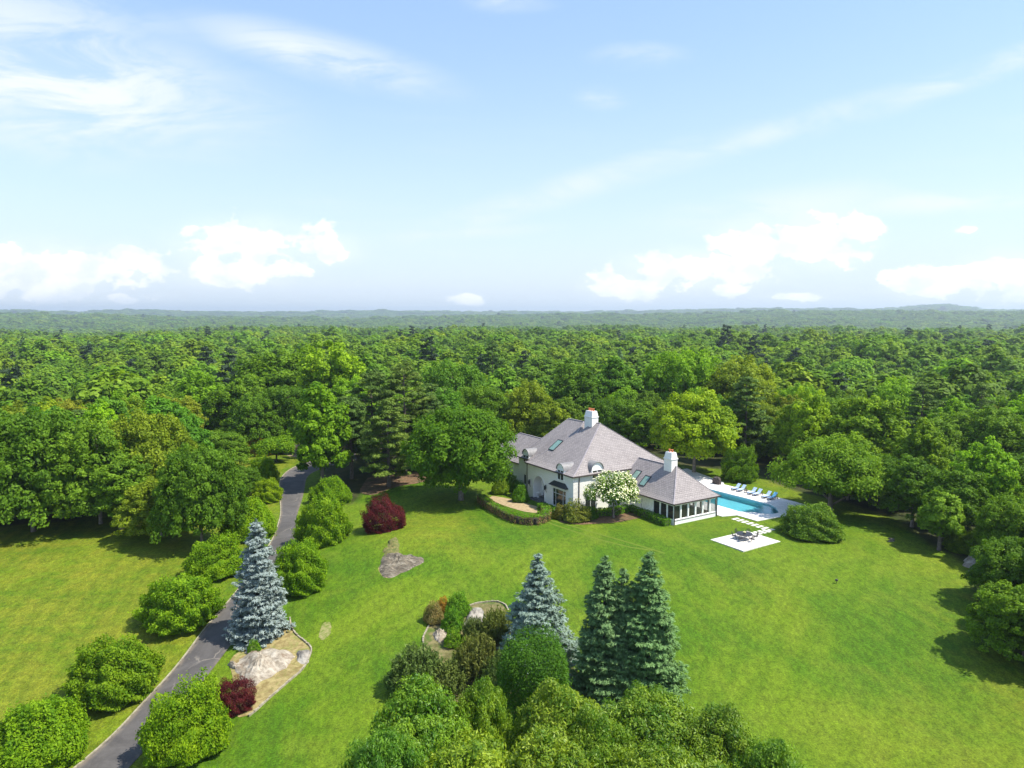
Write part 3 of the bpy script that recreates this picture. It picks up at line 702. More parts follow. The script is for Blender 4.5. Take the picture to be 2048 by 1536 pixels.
ordn = ['first', 'second', 'third', 'fourth', 'fifth', 'sixth', 'seventh', 'corner', 'first', 'second', 'third']
for i, (u, v) in enumerate(su):
    mb = MB()
    if i < 8: mb.box(-.27, .27, -.66, .66, -.06, .03)
    else: mb.box(-.34, .34, -.36, .36, -.06, .045); 
    x, y = uvw(u, v)
    if i >= 8: mb = MB(); mb.box(-.66, .66, -.30, .30, -.06, .03)
    o = mb.build('stepping_stone', M_STONEPALE, None, (x, y, float(hgt(x, y))), HROT+random.Random(i).uniform(-.04, .04))
    lb = 'white stepping stone at the corner where the stone path turns to the patio' if i == 7 else ('white stepping stone, %s one out from the pool terrace' % ordn[i] if i < 7 else 'white stepping stone, %s one past the turn towards the patio' % ordn[i])
    tag(o, lb, 'stepping stone', 'stepping stones from pool to patio')
# front walk
sheet('path', poly_from_px([(985, 992), (1000, 994), (1030, 1000), (1056, 1008), (1076, 1014)]), poly_from_px([(975, 998), (1004, 1010), (1032, 1019), (1054, 1025), (1074, 1026)]), M_WALKTAN, dz=.03, n=30, label='tan paved front walk to the arched door')
# wheel tracks pressed in the lawn
for off in (0, 1):
    c = [(1085, 1040), (1109, 1049), (1151, 1063), (1200, 1079), (1261, 1094), (1305, 1100)] if off else [(1100, 1040), (1135, 1049), (1170, 1059), (1215, 1072), (1270, 1088), (1330, 1106)]
    a = poly_from_px(c); b = poly_from_px([(p[0]-.5, p[1]+1.9) for p in c])
    sheet('path', a, b, mat('pressed_grass', noisy((.090, .135, .008), (.120, .170, .014), 1.5, .9, .2)), dz=.02, n=60, across=2, label='pale wheel track pressed into the lawn')

# ================================================================ HOUSE
house = empty('house', (OX, OY, 0), HROT)
tag(house, 'white brick house with grey hipped slate roofs and a glazed sunroom', 'house')
class WallMB(MB):
    """wall sheets with real openings; frame: origin + axis a (horizontal), outward normal nrm"""
    def wall(s, o, a, L, z0, z1, holes=(), depth=.22):
        o = Vector(o); a = Vector(a); nrm = Vector((a.y, -a.x, 0)); up = Vector((0, 0, 1))
        def P(x, z, d=0.0): return o+a*x+up*z-nrm*d
        xs = sorted({0, L, *[h[0] for h in holes], *[h[1] for h in holes]}); zs = sorted({z0, z1, *[h[2] for h in holes], *[h[3] for h in holes]})
        for i in range(len(xs)-1):
            for j in range(len(zs)-1):
                cx, cz = (xs[i]+xs[i+1])/2, (zs[j]+zs[j+1])/2
                if any(h[0] < cx < h[1] and h[2] < cz < h[3] for h in holes): continue
                s.face([P(xs[i], zs[j]), P(xs[i+1], zs[j]), P(xs[i+1], zs[j+1]), P(xs[i], zs[j+1])])
        for h in holes:
            x0, x1, h0, h1 = h[:4]; d = h[5] if len(h) > 5 else depth
            if len(h) > 4 and h[4]:   # arch filling the upper part of the hole
                r = (x1-x0)/2; cx = (x0+x1)/2; zc = h1-r; N = 14
                arc = [(cx-r*math.cos(math.pi*k/N), zc+r*math.sin(math.pi*k/N)) for k in range(N+1)]
                for k in range(N):
                    (a0, b0), (a1, b1) = arc[k], arc[k+1]
                    s.face([P(a0, b0), P(a1, b1), P(a1, h1), P(a0, h1)]) if abs(b0-h1)+abs(b1-h1) > 1e-6 else None
                    s.face([P(a0, b0), P(a0, b0, d), P(a1, b1, d), P(a1, b1)])
                s.face([P(x0, h0), P(x0, h0, d), P(x0, zc, d), P(x0, zc)]); s.face([P(x1, zc), P(x1, zc, d), P(x1, h0, d), P(x1, h0)])
            else:
                s.face([P(x0, h0), P(x0, h0, d), P(x0, h1, d), P(x0, h1)]); s.face([P(x1, h1), P(x1, h1, d), P(x1, h0, d), P(x1, h0)])
                s.face([P(x0, h1), P(x0, h1, d), P(x1, h1, d), P(x1, h1)])
            s.face([P(x1, h0), P(x1, h0, d), P(x0, h0, d), P(x0, h0)])
KN = [(0, 0), (.05, .032), (.13, .095), (.24, .205), (1, 1)]
def gk(t): return float(np.interp(t, [k[0] for k in KN], [k[1] for k in KN]))
def hip_roof(name, u0, u1, v0, v1, zE, zR, ra, rb, parent=house, flare=True, label=None):
    """ra, rb: ridge end points (u,v); ring lofted from the eave rectangle to the ridge"""
    kn = KN if flare else [(0, 0), (1, 1)]
    mb = MB(); E_ = [(u0, v0), (u1, v0), (u1, v1), (u0, v1)]; Rg = [ra, rb, rb, ra]
    rings = [[(e[0]+(r[0]-e[0])*t, e[1]+(r[1]-e[1])*t, zE+(zR-zE)*g_) for e, r in zip(E_, Rg)] for t, g_ in kn]
    for i in range(len(rings)-1):
        for j in range(4):
            a, b, c, d = rings[i][j], rings[i][(j+1) % 4], rings[i+1][(j+1) % 4], rings[i+1][j]
            pts = [a, b, c] if (Vector(c)-Vector(d)).length < 1e-6 else [a, b, c, d]
            mb.face(pts)
    e = rings[0]
    mb.face([(x, y, z-.16) for x, y, z in reversed(e)])
    o = mb.build(name, M_SLATE, parent, uv=True)
    if label: o['label'] = label
    g = MB(); q = .05
    for j in range(4):
        a, b = Vector(e[j]), Vector(e[(j+1) % 4]); d = (b-a).normalized(); n_ = Vector((d.y, -d.x, 0))
        g.bar(a+n_*q/1+Vector((0, 0, -.09))-d*.08, b+n_*q+Vector((0, 0, -.09))+d*.0, .12, .17)
    g.build('gutter', M_FASCIA, o)
    c = MB()
    for j in range(4):
        for i in range(len(rings)-1): c.bar(Vector(rings[i][j])+Vector((0, 0, .01)), Vector(rings[i+1][j])+Vector((0, 0, .01)), .17, .05)
    if (Vector(rings[-1][0])-Vector(rings[-1][1])).length > .1: c.bar(Vector(rings[-1][0])+Vector((0, 0, .01)), Vector(rings[-1][1])+Vector((0, 0, .01)), .20, .06)
    c.build('ridge_cap', mat('ridge_slate', noisy((.24, .21, .22), (.36, .33, .34), 4, .7, .2)), o)
    return o
ZE = 5.8
main_roof = hip_roof('main_roof', -13.2, 0, 0, 20, ZE, 12.45, (-7.2, 9.9), (-5.8, 9.9))
rear_roof = hip_roof('rear_roof', -18.6, -6.9, 1.7, 19.6, ZE, 12.2, (-14.6, 9.9), (-10.2, 9.9))
wing_roof = hip_roof('garage_roof', -31, -18.4, 2.6, 13.8, 4.2, 8.0, (-27.5, 8.1), (-17.5, 8.1))
O2 = .3
w = WallMB()
AW = [(13.2-11.05-O2+.0, 13.2-7.95-O2, 0, 4.05, True, 1.5), (13.2-5.75-O2, 13.2-2.2-O2, .14, 3.08, False, .18), (13.2-4.25-O2, 13.2-2.7-O2, 4.6, 5.72, False, .12)]
w.wall((-13.2+O2, O2, 0), (1, 0, 0), 13.2-2*O2, -.4, 5.72, AW)
BW = [(2.3, 4.5, 0.05, 2.5, False, .2), (7.0, 7.9, .9, 2.6, False, .15)]
w.wall((-O2, O2, 0), (0, 1, 0), 20-2*O2, -.4, 5.72, BW)
w.wall((-O2, 20-O2, 0), (-1, 0, 0), 13.2-2*O2, -.4, 5.72)
w.wall((-13.2+O2, 20-O2, 0), (0, -1, 0), 20-2*O2, -.4, 5.72)
LWn = [(1.45, 2.25, 1.05, 2.9, False, .15), (3.1, 3.9, 1.05, 2.9, False, .15)]
w.wall((-18.3, 2.0, 0), (1, 0, 0), 5.4, -.4, 5.72, LWn)
w.wall((-18.3, 19.3, 0), (0, -1, 0), 17.3, -.4, 5.72)
w.wall((-12.9, 19.3, 0), (-1, 0, 0), 5.4, -.4, 5.72)
w.wall((-30.7, 2.9, 0), (1, 0, 0), 12.3, -.4, 4.1, [(1, 4, 0, 2.6, False, .2), (5, 8, 0, 2.6, False, .2)])
w.wall((-30.7, 13.5, 0), (0, -1, 0), 10.6, -.4, 4.1); w.wall((-18.4, 13.5, 0), (-1, 0, 0), 12.3, -.4, 4.1)
w.build('wall', M_WALL, house, uv=True)
# quoins on the corner
q = MB()
for k in range(9):
    z = .1+k*.62
    q.box(-O2-.02, -O2+.035, O2-.02, O2+.85, z, z+.56)
q.build('quoin', M_WALLCREAM, house)
def window(parent, o, a, x0, x1, z0, z1, cols, rows=None, fw=.10, d=.10, name='window', glass=M_GLASS, bars=.06, fm=None):
    """frame mesh (a part) with its panes as one sub-part; cols/rows are cut positions"""
    o = Vector(o); a = Vector(a); n = Vector((a.y, -a.x, 0)); up = Vector((0, 0, 1)); f = MB()
    def P(x, z): return o+a*x+up*z-n*d
    rows = rows or [z0, z1]
    f.bar(P(x0, z0+fw/2), P(x1, z0+fw/2), .09, fw); f.bar(P(x0, z1-fw/2), P(x1, z1-fw/2), .09, fw)
    for x in (x0+fw/2, x1-fw/2):
        A, B = P(x, z0+fw), P(x, z1-fw); f.add(*barv(A, B, a, n, fw, .085))
    for x in cols: f.add(*barv(P(x, z0+fw), P(x, z1-fw), a, n, bars, .07))
    for z in rows[1:-1]: f.bar(P(x0+fw, z), P(x1-fw, z), .075, bars)
    fr = f.build(name, fm or M_TRIM, parent); g = MB()
    g.face([P(x0+fw*.5, z0+fw*.5)-n*.02, P(x1-fw*.5, z0+fw*.5)-n*.02, P(x1-fw*.5, z1-fw*.5)-n*.02, P(x0+fw*.5, z1-fw*.5)-n*.02])
    g.build('pane', glass, fr); return fr
def barv(A, B, a, n, w_, t):
    A, B = Vector(A), Vector(B); vs = [p+a*i*w_/2+n*j*t/2 for p in (A, B) for i, j in ((-1, -1), (1, -1), (1, 1), (-1, 1))]
    return vs, [(0, 3, 2, 1), (4, 5, 6, 7), (0, 1, 5, 4), (1, 2, 6, 5), (2, 3, 7, 6), (3, 0, 4, 7)]
wo = (-13.2+O2, O2, 0)
window(house, wo, (1, 0, 0), 13.2-5.75-O2, 13.2-2.2-O2, .14, 3.08, [13.2-4.95-O2, 13.2-3.0-O2], [.14, 2.28, 3.08])
window(house, (-O2, O2, 0), (0, 1, 0), 2.3, 4.5, .05, 2.5, [3.4], name='french_door')
window(house, (-O2, O2, 0), (0, 1, 0), 7.0, 7.9, .9, 2.6, [])
window(house, (-18.3, 2.0, 0), (1, 0, 0), 1.45, 2.25, 1.05, 2.9, []); window(house, (-18.3, 2.0, 0), (1, 0, 0), 3.1, 3.9, 1.05, 2.9, [])
# near-black boxes behind the glass, painted as the dark of unlit rooms
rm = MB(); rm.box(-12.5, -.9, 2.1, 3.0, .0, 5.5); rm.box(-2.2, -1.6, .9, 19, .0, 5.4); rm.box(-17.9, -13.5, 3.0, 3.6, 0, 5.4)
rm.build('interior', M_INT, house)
# entry recess
e = MB(); x0, x1 = -11.05, -7.95
e.face([(x0, O2+1.5, 0), (x1, O2+1.5, 0), (x1, O2+1.5, 4.05), (x0, O2+1.5, 4.05)]); e.build('entry_wall', M_TRIM, house)
d = MB(); d.box(x0+.9, x1-.1, O2+1.36, O2+1.48, .25, 2.7)
dr = d.build('door', M_DARK, house); h = MB(); h.box(x0+1.05, x0+1.1, O2+1.26, O2+1.36, 1.2, 1.45); h.build('handle', mat('brass', col=(.5, .38, .15), metal=1, rough=.3), dr)
sp = MB()
for k in range(4): sp.box(x0-.5-.1*k, x1+.5+.1*k, O2-.35-.38*k if k else O2-.35, O2+1.49-.001*k, -.5, .25-.16*k)
sp.build('steps', M_CHARC, house)
# archivolt
ar = MB(); r = 1.55; cx = -9.5; N = 16
for k in range(N):
    a0, a1 = math.pi*k/N, math.pi*(k+1)/N
    ar.bar((cx-(r+.07)*math.cos(a0), O2-.02, 2.5+(r+.07)*math.sin(a0)), (cx-(r+.07)*math.cos(a1), O2-.02, 2.5+(r+.07)*math.sin(a1)), .05, .14)
for sx in (-1, 1): ar.bar((cx+sx*(r+.07), O2-.02, .25), (cx+sx*(r+.07), O2-.02, 2.5), .14, .05)
ar.build('arch_moulding', M_TRIM, house)
# copper-dark awning over the big window
aw = MB()
B_ = [(-6.1, O2-.62, 3.56), (-1.5, O2-.62, 3.56), (-1.5, O2-.002, 3.56), (-6.1, O2-.002, 3.56)]; T_ = [(-5.3, O2-.03, 4.25), (-2.3, O2-.03, 4.25)]
aw.face([B_[0], B_[1], T_[1], T_[0]]); aw.face([B_[1], B_[2], T_[1]]); aw.face([B_[3], B_[0], T_[0]]); aw.face(B_[::-1])
for k in range(9): t = (k+.5)/9; a = Vector(B_[0]).lerp(Vector(B_[1]), t); b = Vector(T_[0]).lerp(Vector(T_[1]), t); aw.bar(a+Vector((0, 0, .02)), b+Vector((0, 0, .02)), .05, .04)
aw.build('awning', M_DARK, house)
for ux in (-12.0, -7.35):
    l = MB(); l.lathe([(.02, .0), (.16, .12), (.17, .2), (.20, .55), (.22, .58), (.05, .78), (.01, .9)], 6, (ux, O2-.32, 2.25)); l.bar((ux, O2-.02, 2.95), (ux, O2-.32, 3.1), .05); l.bar((ux, O2-.32, 3.1), (ux, O2-.32, 2.9), .04); l.bar((ux, O2-.02, 1.85), (ux, O2-.30, 2.3), .05)
    lo = l.build('wall_lantern', M_DARK, house); g = MB(); g.lathe([(.10, .2), (.13, .5), (.02, .52)], 6, (ux, O2-.32, 2.32)); g.build('glass', mat('lantern_glass', col=(.75, .7, .6), rough=.2), lo)
# downpipes
for nm, (a, b) in enumerate([((-O2-.0+.09, 1.35), 5.6), ((12.1+.09, 8.66+O2+.12), 3.1), ((12.1+.09, 18.25-.42), 3.1), ((-13.2+.22, .22), 5.6)]):
    dp = MB(); dp.bar((a[0], a[1], -.2), (a[0], a[1], b), .10); dp.bar((a[0], a[1], b-.05), (a[0]+.12, a[1], b+.1), .14); dp.build('downpipe', M_FASCIA, house)
# chimneys
def chimney(cu, cv, lu, lv, zb, zt, pots):
    c = MB(); c.box(cu-lu/2, cu+lu/2, cv-lv/2, cv+lv/2, zb, zt-1.05)
    c.box(cu-lu/2-.08, cu+lu/2+.08, cv-lv/2-.08, cv+lv/2+.08, zt-1.05, zt-.92)
    a, b, s = lu/2, lv/2, .16
    vs = [(cu+i*a, cv+j*b, zt-.92) for i, j in ((-1, -1), (1, -1), (1, 1), (-1, 1))]+[(cu+i*(a-s), cv+j*(b-s), zt) for i, j in ((-1, -1), (1, -1), (1, 1), (-1, 1))]
    c.add(vs, [(4, 5, 6, 7), (0, 1, 5, 4), (1, 2, 6, 5), (2, 3, 7, 6), (3, 0, 4, 7)])
    o = c.build('chimney', M_WALL, house, uv=True)
    for k in range(pots):
        p = MB(); px = cu+(k-(pots-1)/2)*.55; p.lathe([(.17, -.02), (.17, .05), (.14, .1), (.13, .30), (.19, .34), (.19, .40), (.12, .41)], 12, (px, cv, zt)); p.build('chimney_pot', M_TERRA, o)
    fl = MB(); fl.box(cu-lu/2-.12, cu+lu/2+.12, cv-lv/2-.12, cv-lv/2, zb+.35, zb+.5); fl.build('flashing', M_FASCIA, o)
    return o
chimney(-7.75, 9.55, 2.0, 1.3, 10.4, 14.35, 3)
chimney(7.05, 13.2, 1.6, 1.25, 5.8, 9.45, 2)
# dormers: barrel roofed half-round, facing -v (front) or +u (side)
def dormer(c, face, zc, rad, z0, back, below=True):
    """c: (u,v) on the wall plane; arch centre height zc"""
    dv = Vector((0, 1, 0)) if face == 'front' else Vector((-1, 0, 0)); a = Vector((1, 0, 0)) if face == 'front' else Vector((0, 1, 0)); n = -dv
    o = Vector((c[0], c[1], 0)); N = 14; m = MB(); up = Vector((0, 0, 1))
    arc = [(rad*math.cos(math.pi*k/N), rad*math.sin(math.pi*k/N)) for k in range(N+1)]
    for k in range(N):
        p, q = arc[k], arc[k+1]
        A = [o+a*p[0]+up*(zc+p[1]), o+a*q[0]+up*(zc+q[1])]
        m.face([A[0]+n*.22, A[1]+n*.22, A[1]+dv*back, A[0]+dv*back])
        i0, i1 = [o+a*t[0]*.93+up*(zc+t[1]*.93) for t in (p, q)]
        m.face([A[0]+n*.22, i0+n*.22, i1+n*.22, A[1]+n*.22]); m.face([i0+n*.22, i0, i1, i1+n*.22])
    d_ = m.build('dormer_roof', M_LEADGREY, house)
    t = MB(); pts = [o+a*p[0]*.93+up*(zc+p[1]*.93)+n*.02 for p in arc]; t.face(pts)
    ww = rad*.76
    t.bar(o+a*(-ww-.06)+up*z0+n*.03, o+a*(-ww-.06)+up*zc+n*.03, .12, .1); t.bar(o+a*(ww+.06)+up*z0+n*.03, o+a*(ww+.06)+up*zc+n*.03, .12, .1)
    for s in (-1, 1): q = o+a*s*(ww+.12); t.face([q+up*z0, q+up*zc, q+up*zc+dv*back*.5, q+up*z0+dv*back*.5])
    t.build('tympanum', M_TRIM, d_)
    f = MB()
    for x in (-ww, 0, ww): f.add(*barv(o+a*x+up*z0+n*.05, o+a*x+up*zc+n*.05, a, n, .09, .08))
    f.bar(o+a*-ww+up*(zc-.05)+n*.05, o+a*ww+up*(zc-.05)+n*.05, .08, .09); f.bar(o+a*-ww+up*(z0+.05)+n*.07, o+a*ww+up*(z0+.05)+n*.07, .14, .10)
    wf = f.build('dormer_window', M_TRIM, house); g = MB(); g.face([o+a*-ww+up*z0+n*.035, o+a*ww+up*z0+n*.035, o+a*ww+up*zc+n*.035, o+a*-ww+up*zc+n*.035]); g.build('pane', M_GLASS, wf)
dormer((-3.47, O2-.04), 'front', 6.25, 1.03, 4.6, 2.4)
dormer((-O2+.04, 4.8), 'side', 6.35, 1.25, 5.0, 2.3)
dormer((-15.9, 1.96), 'front', 6.35, 1.05, 5.0, 2.8)
# skylights lying on a slope
def slope_z(roof, u, v):
    if roof == 'main': t = v/9.9; return ZE+(12.45-ZE)*gk(t)
    t = (v-8.66)/4.8; return 3.2+4.1*gk(t)
def skylight(roof, u0, u1, v0, v1):
    pts = [Vector((u, v, slope_z(roof, u, v))) for u, v in ((u0, v0), (u1, v0), (u1, v1), (u0, v1))]; n = (pts[1]-pts[0]).cross(pts[3]-pts[0]).normalized()
    f = MB()
    for i in range(4): f.bar(pts[i]+n*.06, pts[(i+1) % 4]+n*.06, .11, .14)
    fr = f.build('skylight', M_DARK, house); g = MB(); g.face([p+n*.08 for p in pts]); g.build('pane', M_SKYGL, fr)
skylight('main', -11.3, -9.9, 3.4, 5.4)
# ---- sunroom wing
WU0, WU1, WV0, WV1 = 0.0, 12.4, 8.66, 18.26
def wing():
    mb = MB(); kn = KN; zE, zR = 3.2, 7.35; vc = (WV0+WV1)/2; wr = 4.3; rows = []
    for t, g_ in kn:
        v0 = WV0+(vc-WV0)*t; v1 = WV1+(vc-WV1)*t; z = zE+(zR-zE)*g_; u1 = WU1+(WU1-wr-WU1)*t
        rows.append([(WU0-.25, v0, z), (u1, v0, z), (u1, v1, z), (WU0-.25, v1, z)])
    for i in range(len(rows)-1):
        for j in range(3):
            a, b, c, d = rows[i][j], rows[i][j+1], rows[i+1][j+1], rows[i+1][j]
            mb.face([a, b, c] if (Vector(c)-Vector(d)).length < 1e-6 else [a, b, c, d])
    left = [r_[0] for r_ in rows]+[r_[3] for r_ in reversed(rows[:-1])]
    mb.face(left); e = rows[0]; mb.face([(x, y, z-.14) for x, y, z in reversed(e)])
    o = mb.build('sunroom_roof', M_SLATE, house, uv=True)
    g = MB()
    for a, b in ((0, 1), (1, 2), (2, 3)):
        A, B = Vector(e[a]), Vector(e[b]); d = (B-A).normalized(); n = Vector((d.y, -d.x, 0)); g.bar(A+n*.05+Vector((0, 0, -.09)), B+n*.05+Vector((0, 0, -.09))+d*.1, .12, .17)
    g.build('gutter', M_FASCIA, o); c = MB()
    for j in (1, 2):
        for i in range(len(rows)-1): c.bar(Vector(rows[i][j])+Vector((0, 0, .01)), Vector(rows[i+1][j])+Vector((0, 0, .01)), .16, .05)
    for i in range(len(rows)-1): c.bar(Vector(rows[i][0]), Vector(rows[i+1][0]), .12, .14)
    c.bar(Vector(rows[-1][0]), Vector(rows[-1][1]), .20, .08); c.build('ridge_cap', MATS['ridge_slate'], o)
wing()
skylight('wing', 3.7, 4.9, 9.9, 11.3); skylight('wing', 1.2, 2.4, 10.3, 11.7)
w = WallMB(); a0 = 12.1
fw = [(4.95, 5.95, 0, 2.5, False, .06), (7.55, 8.9, .74, 2.82, False, .12), (9.05, 10.35, .74, 2.82, False, .12), (10.5, 11.72, .74, 2.82, False, .12)]
w.wall((.3, 8.96, 0), (1, 0, 0), 11.8, -.4, 3.1, fw)
L2 = WV1-.3-8.96; pw = L2/6
sw = [(pw*k+.12, pw*(k+1)-.12, .76, 2.80, False, .12) for k in range(6)]
w.wall((a0, 8.96, 0), (0, 1, 0), L2, -.4, 3.1, sw)
bw = [(.3+1.5*k, 1.5+1.5*k, .5, 2.7, False, .12) for k in range(7)]
w.wall((a0, WV1-.3, 0), (-1, 0, 0), 11.8, -.4, 3.1, bw)
w.build('sunroom_wall', M_TRIM, house)
ld = MB(); ld.box(a0-.02, a0+.06, 9.15, WV1-.5, .60, .66); ld.build('sill', M_LEADGREY, house)
dd = MB(); dd.box(5.3, 6.2, 9.04, 9.08, 0, 2.45); dq = dd.build('side_door', M_TRIM, house); dd = MB(); dd.box(6.05, 6.12, 8.97, 9.04, 1.0, 1.15); dd.build('handle', M_DARK, dq)
for h_ in fw[1:]: window(house, (.3, 8.96, 0), (1, 0, 0), h_[0], h_[1], h_[2], h_[3], [], fw=.06, name='sunroom_window', glass=M_GLASSP)
for h_ in sw: window(house, (a0, 8.96, 0), (0, 1, 0), h_[0], h_[1], h_[2], h_[3], [], fw=.05, name='sunroom_window', glass=M_GLASSP)
fl = MB(); fl.box(6.9, a0-.03, 9.0, WV1-.35, -.1, .12); fl.build('sunroom_floor', M_WOODFLOOR, house, uv=True)
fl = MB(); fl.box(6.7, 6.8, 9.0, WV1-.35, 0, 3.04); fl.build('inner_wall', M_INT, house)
# sunroom furniture, seen through the glass
so = tag(empty('sofa', (*uvw(9.0, 16.3), .12), HROT), 'white cushioned sofa seen through the sunroom glass', 'sofa')
m = MB(); m.box(-1.0, 1.0, -.4, .4, .1, .42); m.build('seat', M_TRIM, so); m = MB(); m.box(-1.0, 1.0, .28, .45, .42, .85); m.build('backrest', M_TRIM, so)

# ================================================================ GARDEN FURNITURE
def gz(x, y): return float(hgt(x, y))
def copy_tree(o, parent=None):
    c = o.copy(); sc.collection.objects.link(c)
    if parent is not None: c.parent = parent
    for ch in list(o.children): copy_tree(ch, c)
    return c
def make_lounger(cm):
    t = empty('sun_lounger'); f = MB()
    f.box(-.33, .33, 0, .06, .24, .31); f.box(-.33, .33, 1.96, 2.02, .24, .31); f.box(-.35, -.29, 0, 2.02, .24, .31); f.box(.29, .35, 0, 2.02, .24, .31); f.bar((-.3, 1.25, .3), (-.3, 1.75, .86), .05); f.bar((.3, 1.25, .3), (.3, 1.75, .86), .05); f.bar((-.3, 1.75, .82), (-.3, 1.9, .3), .04); f.bar((.3, 1.75, .82), (.3, 1.9, .3), .04)
    f.build('frame', M_WICK, t)
    for x in (-.3, .3):
        for y in (.12, 1.88): l = MB(); l.box(x-.04, x+.04, y-.04, y+.04, 0, .25); l.build('leg', M_WICK, t)
    c = MB(); c.box(-.31, .31, .0, 1.26, .315, .42)
    c.build('seat_cushion', cm, t); c = MB()
    c.bar((0, 1.24, .38), (0, 1.86, .98), .62, .10); c.build('back_cushion', cm, t)
    return t
LG = [(2.8, 'at the grill end of the row'), (3.95, 'second from the grill'), (6.2, 'just past the low wicker table'), (7.3, 'fourth from the grill'), (9.15, 'fifth from the grill')]
l0 = make_lounger(M_CUSHW)
for i, (u, s) in enumerate(LG):
    o = l0 if i == 0 else copy_tree(l0)
    o.location = (*uvw(u, 32.1), .10); o.rotation_euler = (0, 0, HROT)
    tag(o, 'pale blue cushioned wicker lounger %s' % s, 'sun lounger', 'sun loungers beside the pool')
l1 = make_lounger(M_CUSHW); l1.location = (*uvw(10.3, 32.1), .10); l1.rotation_euler = (0, 0, HROT)
tag(l1, 'sun lounger farthest from the grill with a deeper blue towel on it', 'sun lounger', 'sun loungers beside the pool')
tw = MB(); tw.bar((0, 1.20, .46), (0, 1.87, 1.06), .56, .03); tw.bar((.05, .2, .435), (.05, 1.22, .435), .5, .025)
to = tw.build('towel', M_TEAL, None, l1.location, HROT); tag(to, 'teal blue towel spread over the last lounger', 'towel')
st_ = tag(empty('side_table', (*uvw(5.1, 32.9), .10), HROT), 'low dark wicker table between two pairs of loungers', 'side table')
m = MB(); m.box(-.26, .26, -.26, .26, .36, .42); m.build('tabletop', M_WICK, st_)
for a in (-.2, .2):
    for b in (-.2, .2): m = MB(); m.box(a-.03, a+.03, b-.03, b+.03, 0, .36); m.build('leg', M_WICK, st_)
gr = tag(empty('barbecue', (*uvw(-2.0, 33.6), .10), HROT), 'barbecue under a dark brown fitted cover beside the pool terrace', 'barbecue')
m = MB(); N = 28; rs = np.random.RandomState(3)
prof = [(0, 1.0), (.35, 1.0), (.7, .97), (.95, .93), (1.18, .72), (1.3, .35)]
for z, s in prof:
    for k in range(N):
        a = 6.2832*k/N; cx = abs(math.cos(a))**.45*math.copysign(1, math.cos(a)); cy = abs(math.sin(a))**.45*math.copysign(1, math.sin(a)); f_ = s*(1+.035*math.sin(k*2.7)*(1.4-z))
        m.v.append((cx*.80*f_, cy*.40*f_, z))
for i in range(len(prof)-1):
    for k in range(N): m.f.append((i*N+k, i*N+(k+1) % N, (i+1)*N+(k+1) % N, (i+1)*N+k))
m.f.append(tuple((len(prof)-1)*N+k for k in range(N)))
m.build('cover', M_COVER, gr)
m = MB(); m.bar((-.25, -.30, 1.16), (.25, -.30, 1.16), .08, .05); m.build('handle', M_LEADGREY, gr)
# dining set on the patio
tx, ty = uvw(21.9, 12.4); tz = .06
tb = tag(empty('patio_table', (tx, ty, tz), HROT), 'round glass-topped dark metal table in the middle of the white patio', 'table')
m = MB(); m.lathe([(.0, .73), (1.02, .73), (1.04, .75), (1.02, .765), (.0, .77)], 32); m.build('tabletop', mat('table_glass', col=(.50, .52, .60), rough=.08, spec=.9), tb)
m = MB(); m.lathe([(.98, .70), (1.06, .70), (1.07, .74), (1.06, .772), (1.03, .772)], 32); m.build('rim', M_DARK, tb)
for k in range(4): a = k*math.pi/2+.785; m = MB(); m.tube([(math.cos(a)*.85, math.sin(a)*.85, .70), (math.cos(a)*.55, math.sin(a)*.55, .4), (math.cos(a)*.8, math.sin(a)*.8, 0)], .03, 6); m.build('leg', M_DARK, tb)
pt = tag(empty('planter', (tx, ty, tz+.77)), 'small dark bowl with white flowers standing on the patio table', 'planter')
m = MB(); m.lathe([(.08, 0), (.16, .06), (.19, .14), (.1, .13)], 12); m.build('bowl', M_DARK, pt)
rs = np.random.RandomState(2); d = dirs(160, rs, 0)
q = leaves(d*[.2, .2, .16]+[0, 0, .15], d, .04, .8, rs); mobj('flowers', quads_mesh('flowers', q, rs.rand(160), L_FLOWER), pt)
def make_chair():
    t = empty('patio_chair')
    m = MB(); m.box(-.24, .24, -.23, .24, .42, .45)
    for k in range(5): m.bar((-.2+.1*k, -.23, .43), (-.2+.1*k, .24, .46), .03)
    m.build('seat', M_DARK, t); m = MB()
    m.tube([(-.24, -.22, .44), (-.25, -.30, .75), (-.20, -.34, .98), (0, -.36, 1.03), (.20, -.34, .98), (.25, -.30, .75), (.24, -.22, .44)], .02, 6)
    for k in range(5): x = -.16+.08*k; m.bar((x, -.22, .45), (x*.9, -.35, 1.0), .022)
    m.bar((-.24, -.28, .72), (.24, -.28, .72), .03); m.build('backrest', M_DARK, t)
    for s in (-1, 1): m = MB(); m.tube([(s*.26, -.28, .66), (s*.29, .0, .67), (s*.28, .2, .66), (s*.26, .22, .44)], .02, 6); m.build('armrest', M_DARK, t)
    for sx in (-1, 1):
        for sy in (-1, 1): m = MB(); m.tube([(sx*.22, sy*.21, .43), (sx*.25, sy*.26, 0)], .02, 6); m.build('leg', M_DARK, t)
    return t
c0 = make_chair()
cl = ['on the side nearest the house', 'on the side facing the stepping stones', 'on the side of the round shrub', 'on the shrub side nearer the open lawn', 'with its back to the open lawn', 'on the side facing the hedge and sunroom corner']
for k in range(6):
    o = c0 if k == 0 else copy_tree(c0)
    a = math.pi+math.radians(-8)-k*math.pi/3; rr = 1.38+.06*((k*37) % 5-2)/2
    lx, ly = math.cos(a)*rr, math.sin(a)*rr
    wx, wy = tx+UX*lx+VX*ly, ty+UY*lx+VY*ly
    o.location = (wx, wy, tz); o.rotation_euler = (0, 0, math.atan2(ty-wy, tx-wx)-math.pi/2+random.Random(k).uniform(-.15, .15))
    tag(o, 'dark metal patio chair %s' % cl[k], 'chair', 'chairs round the patio table')
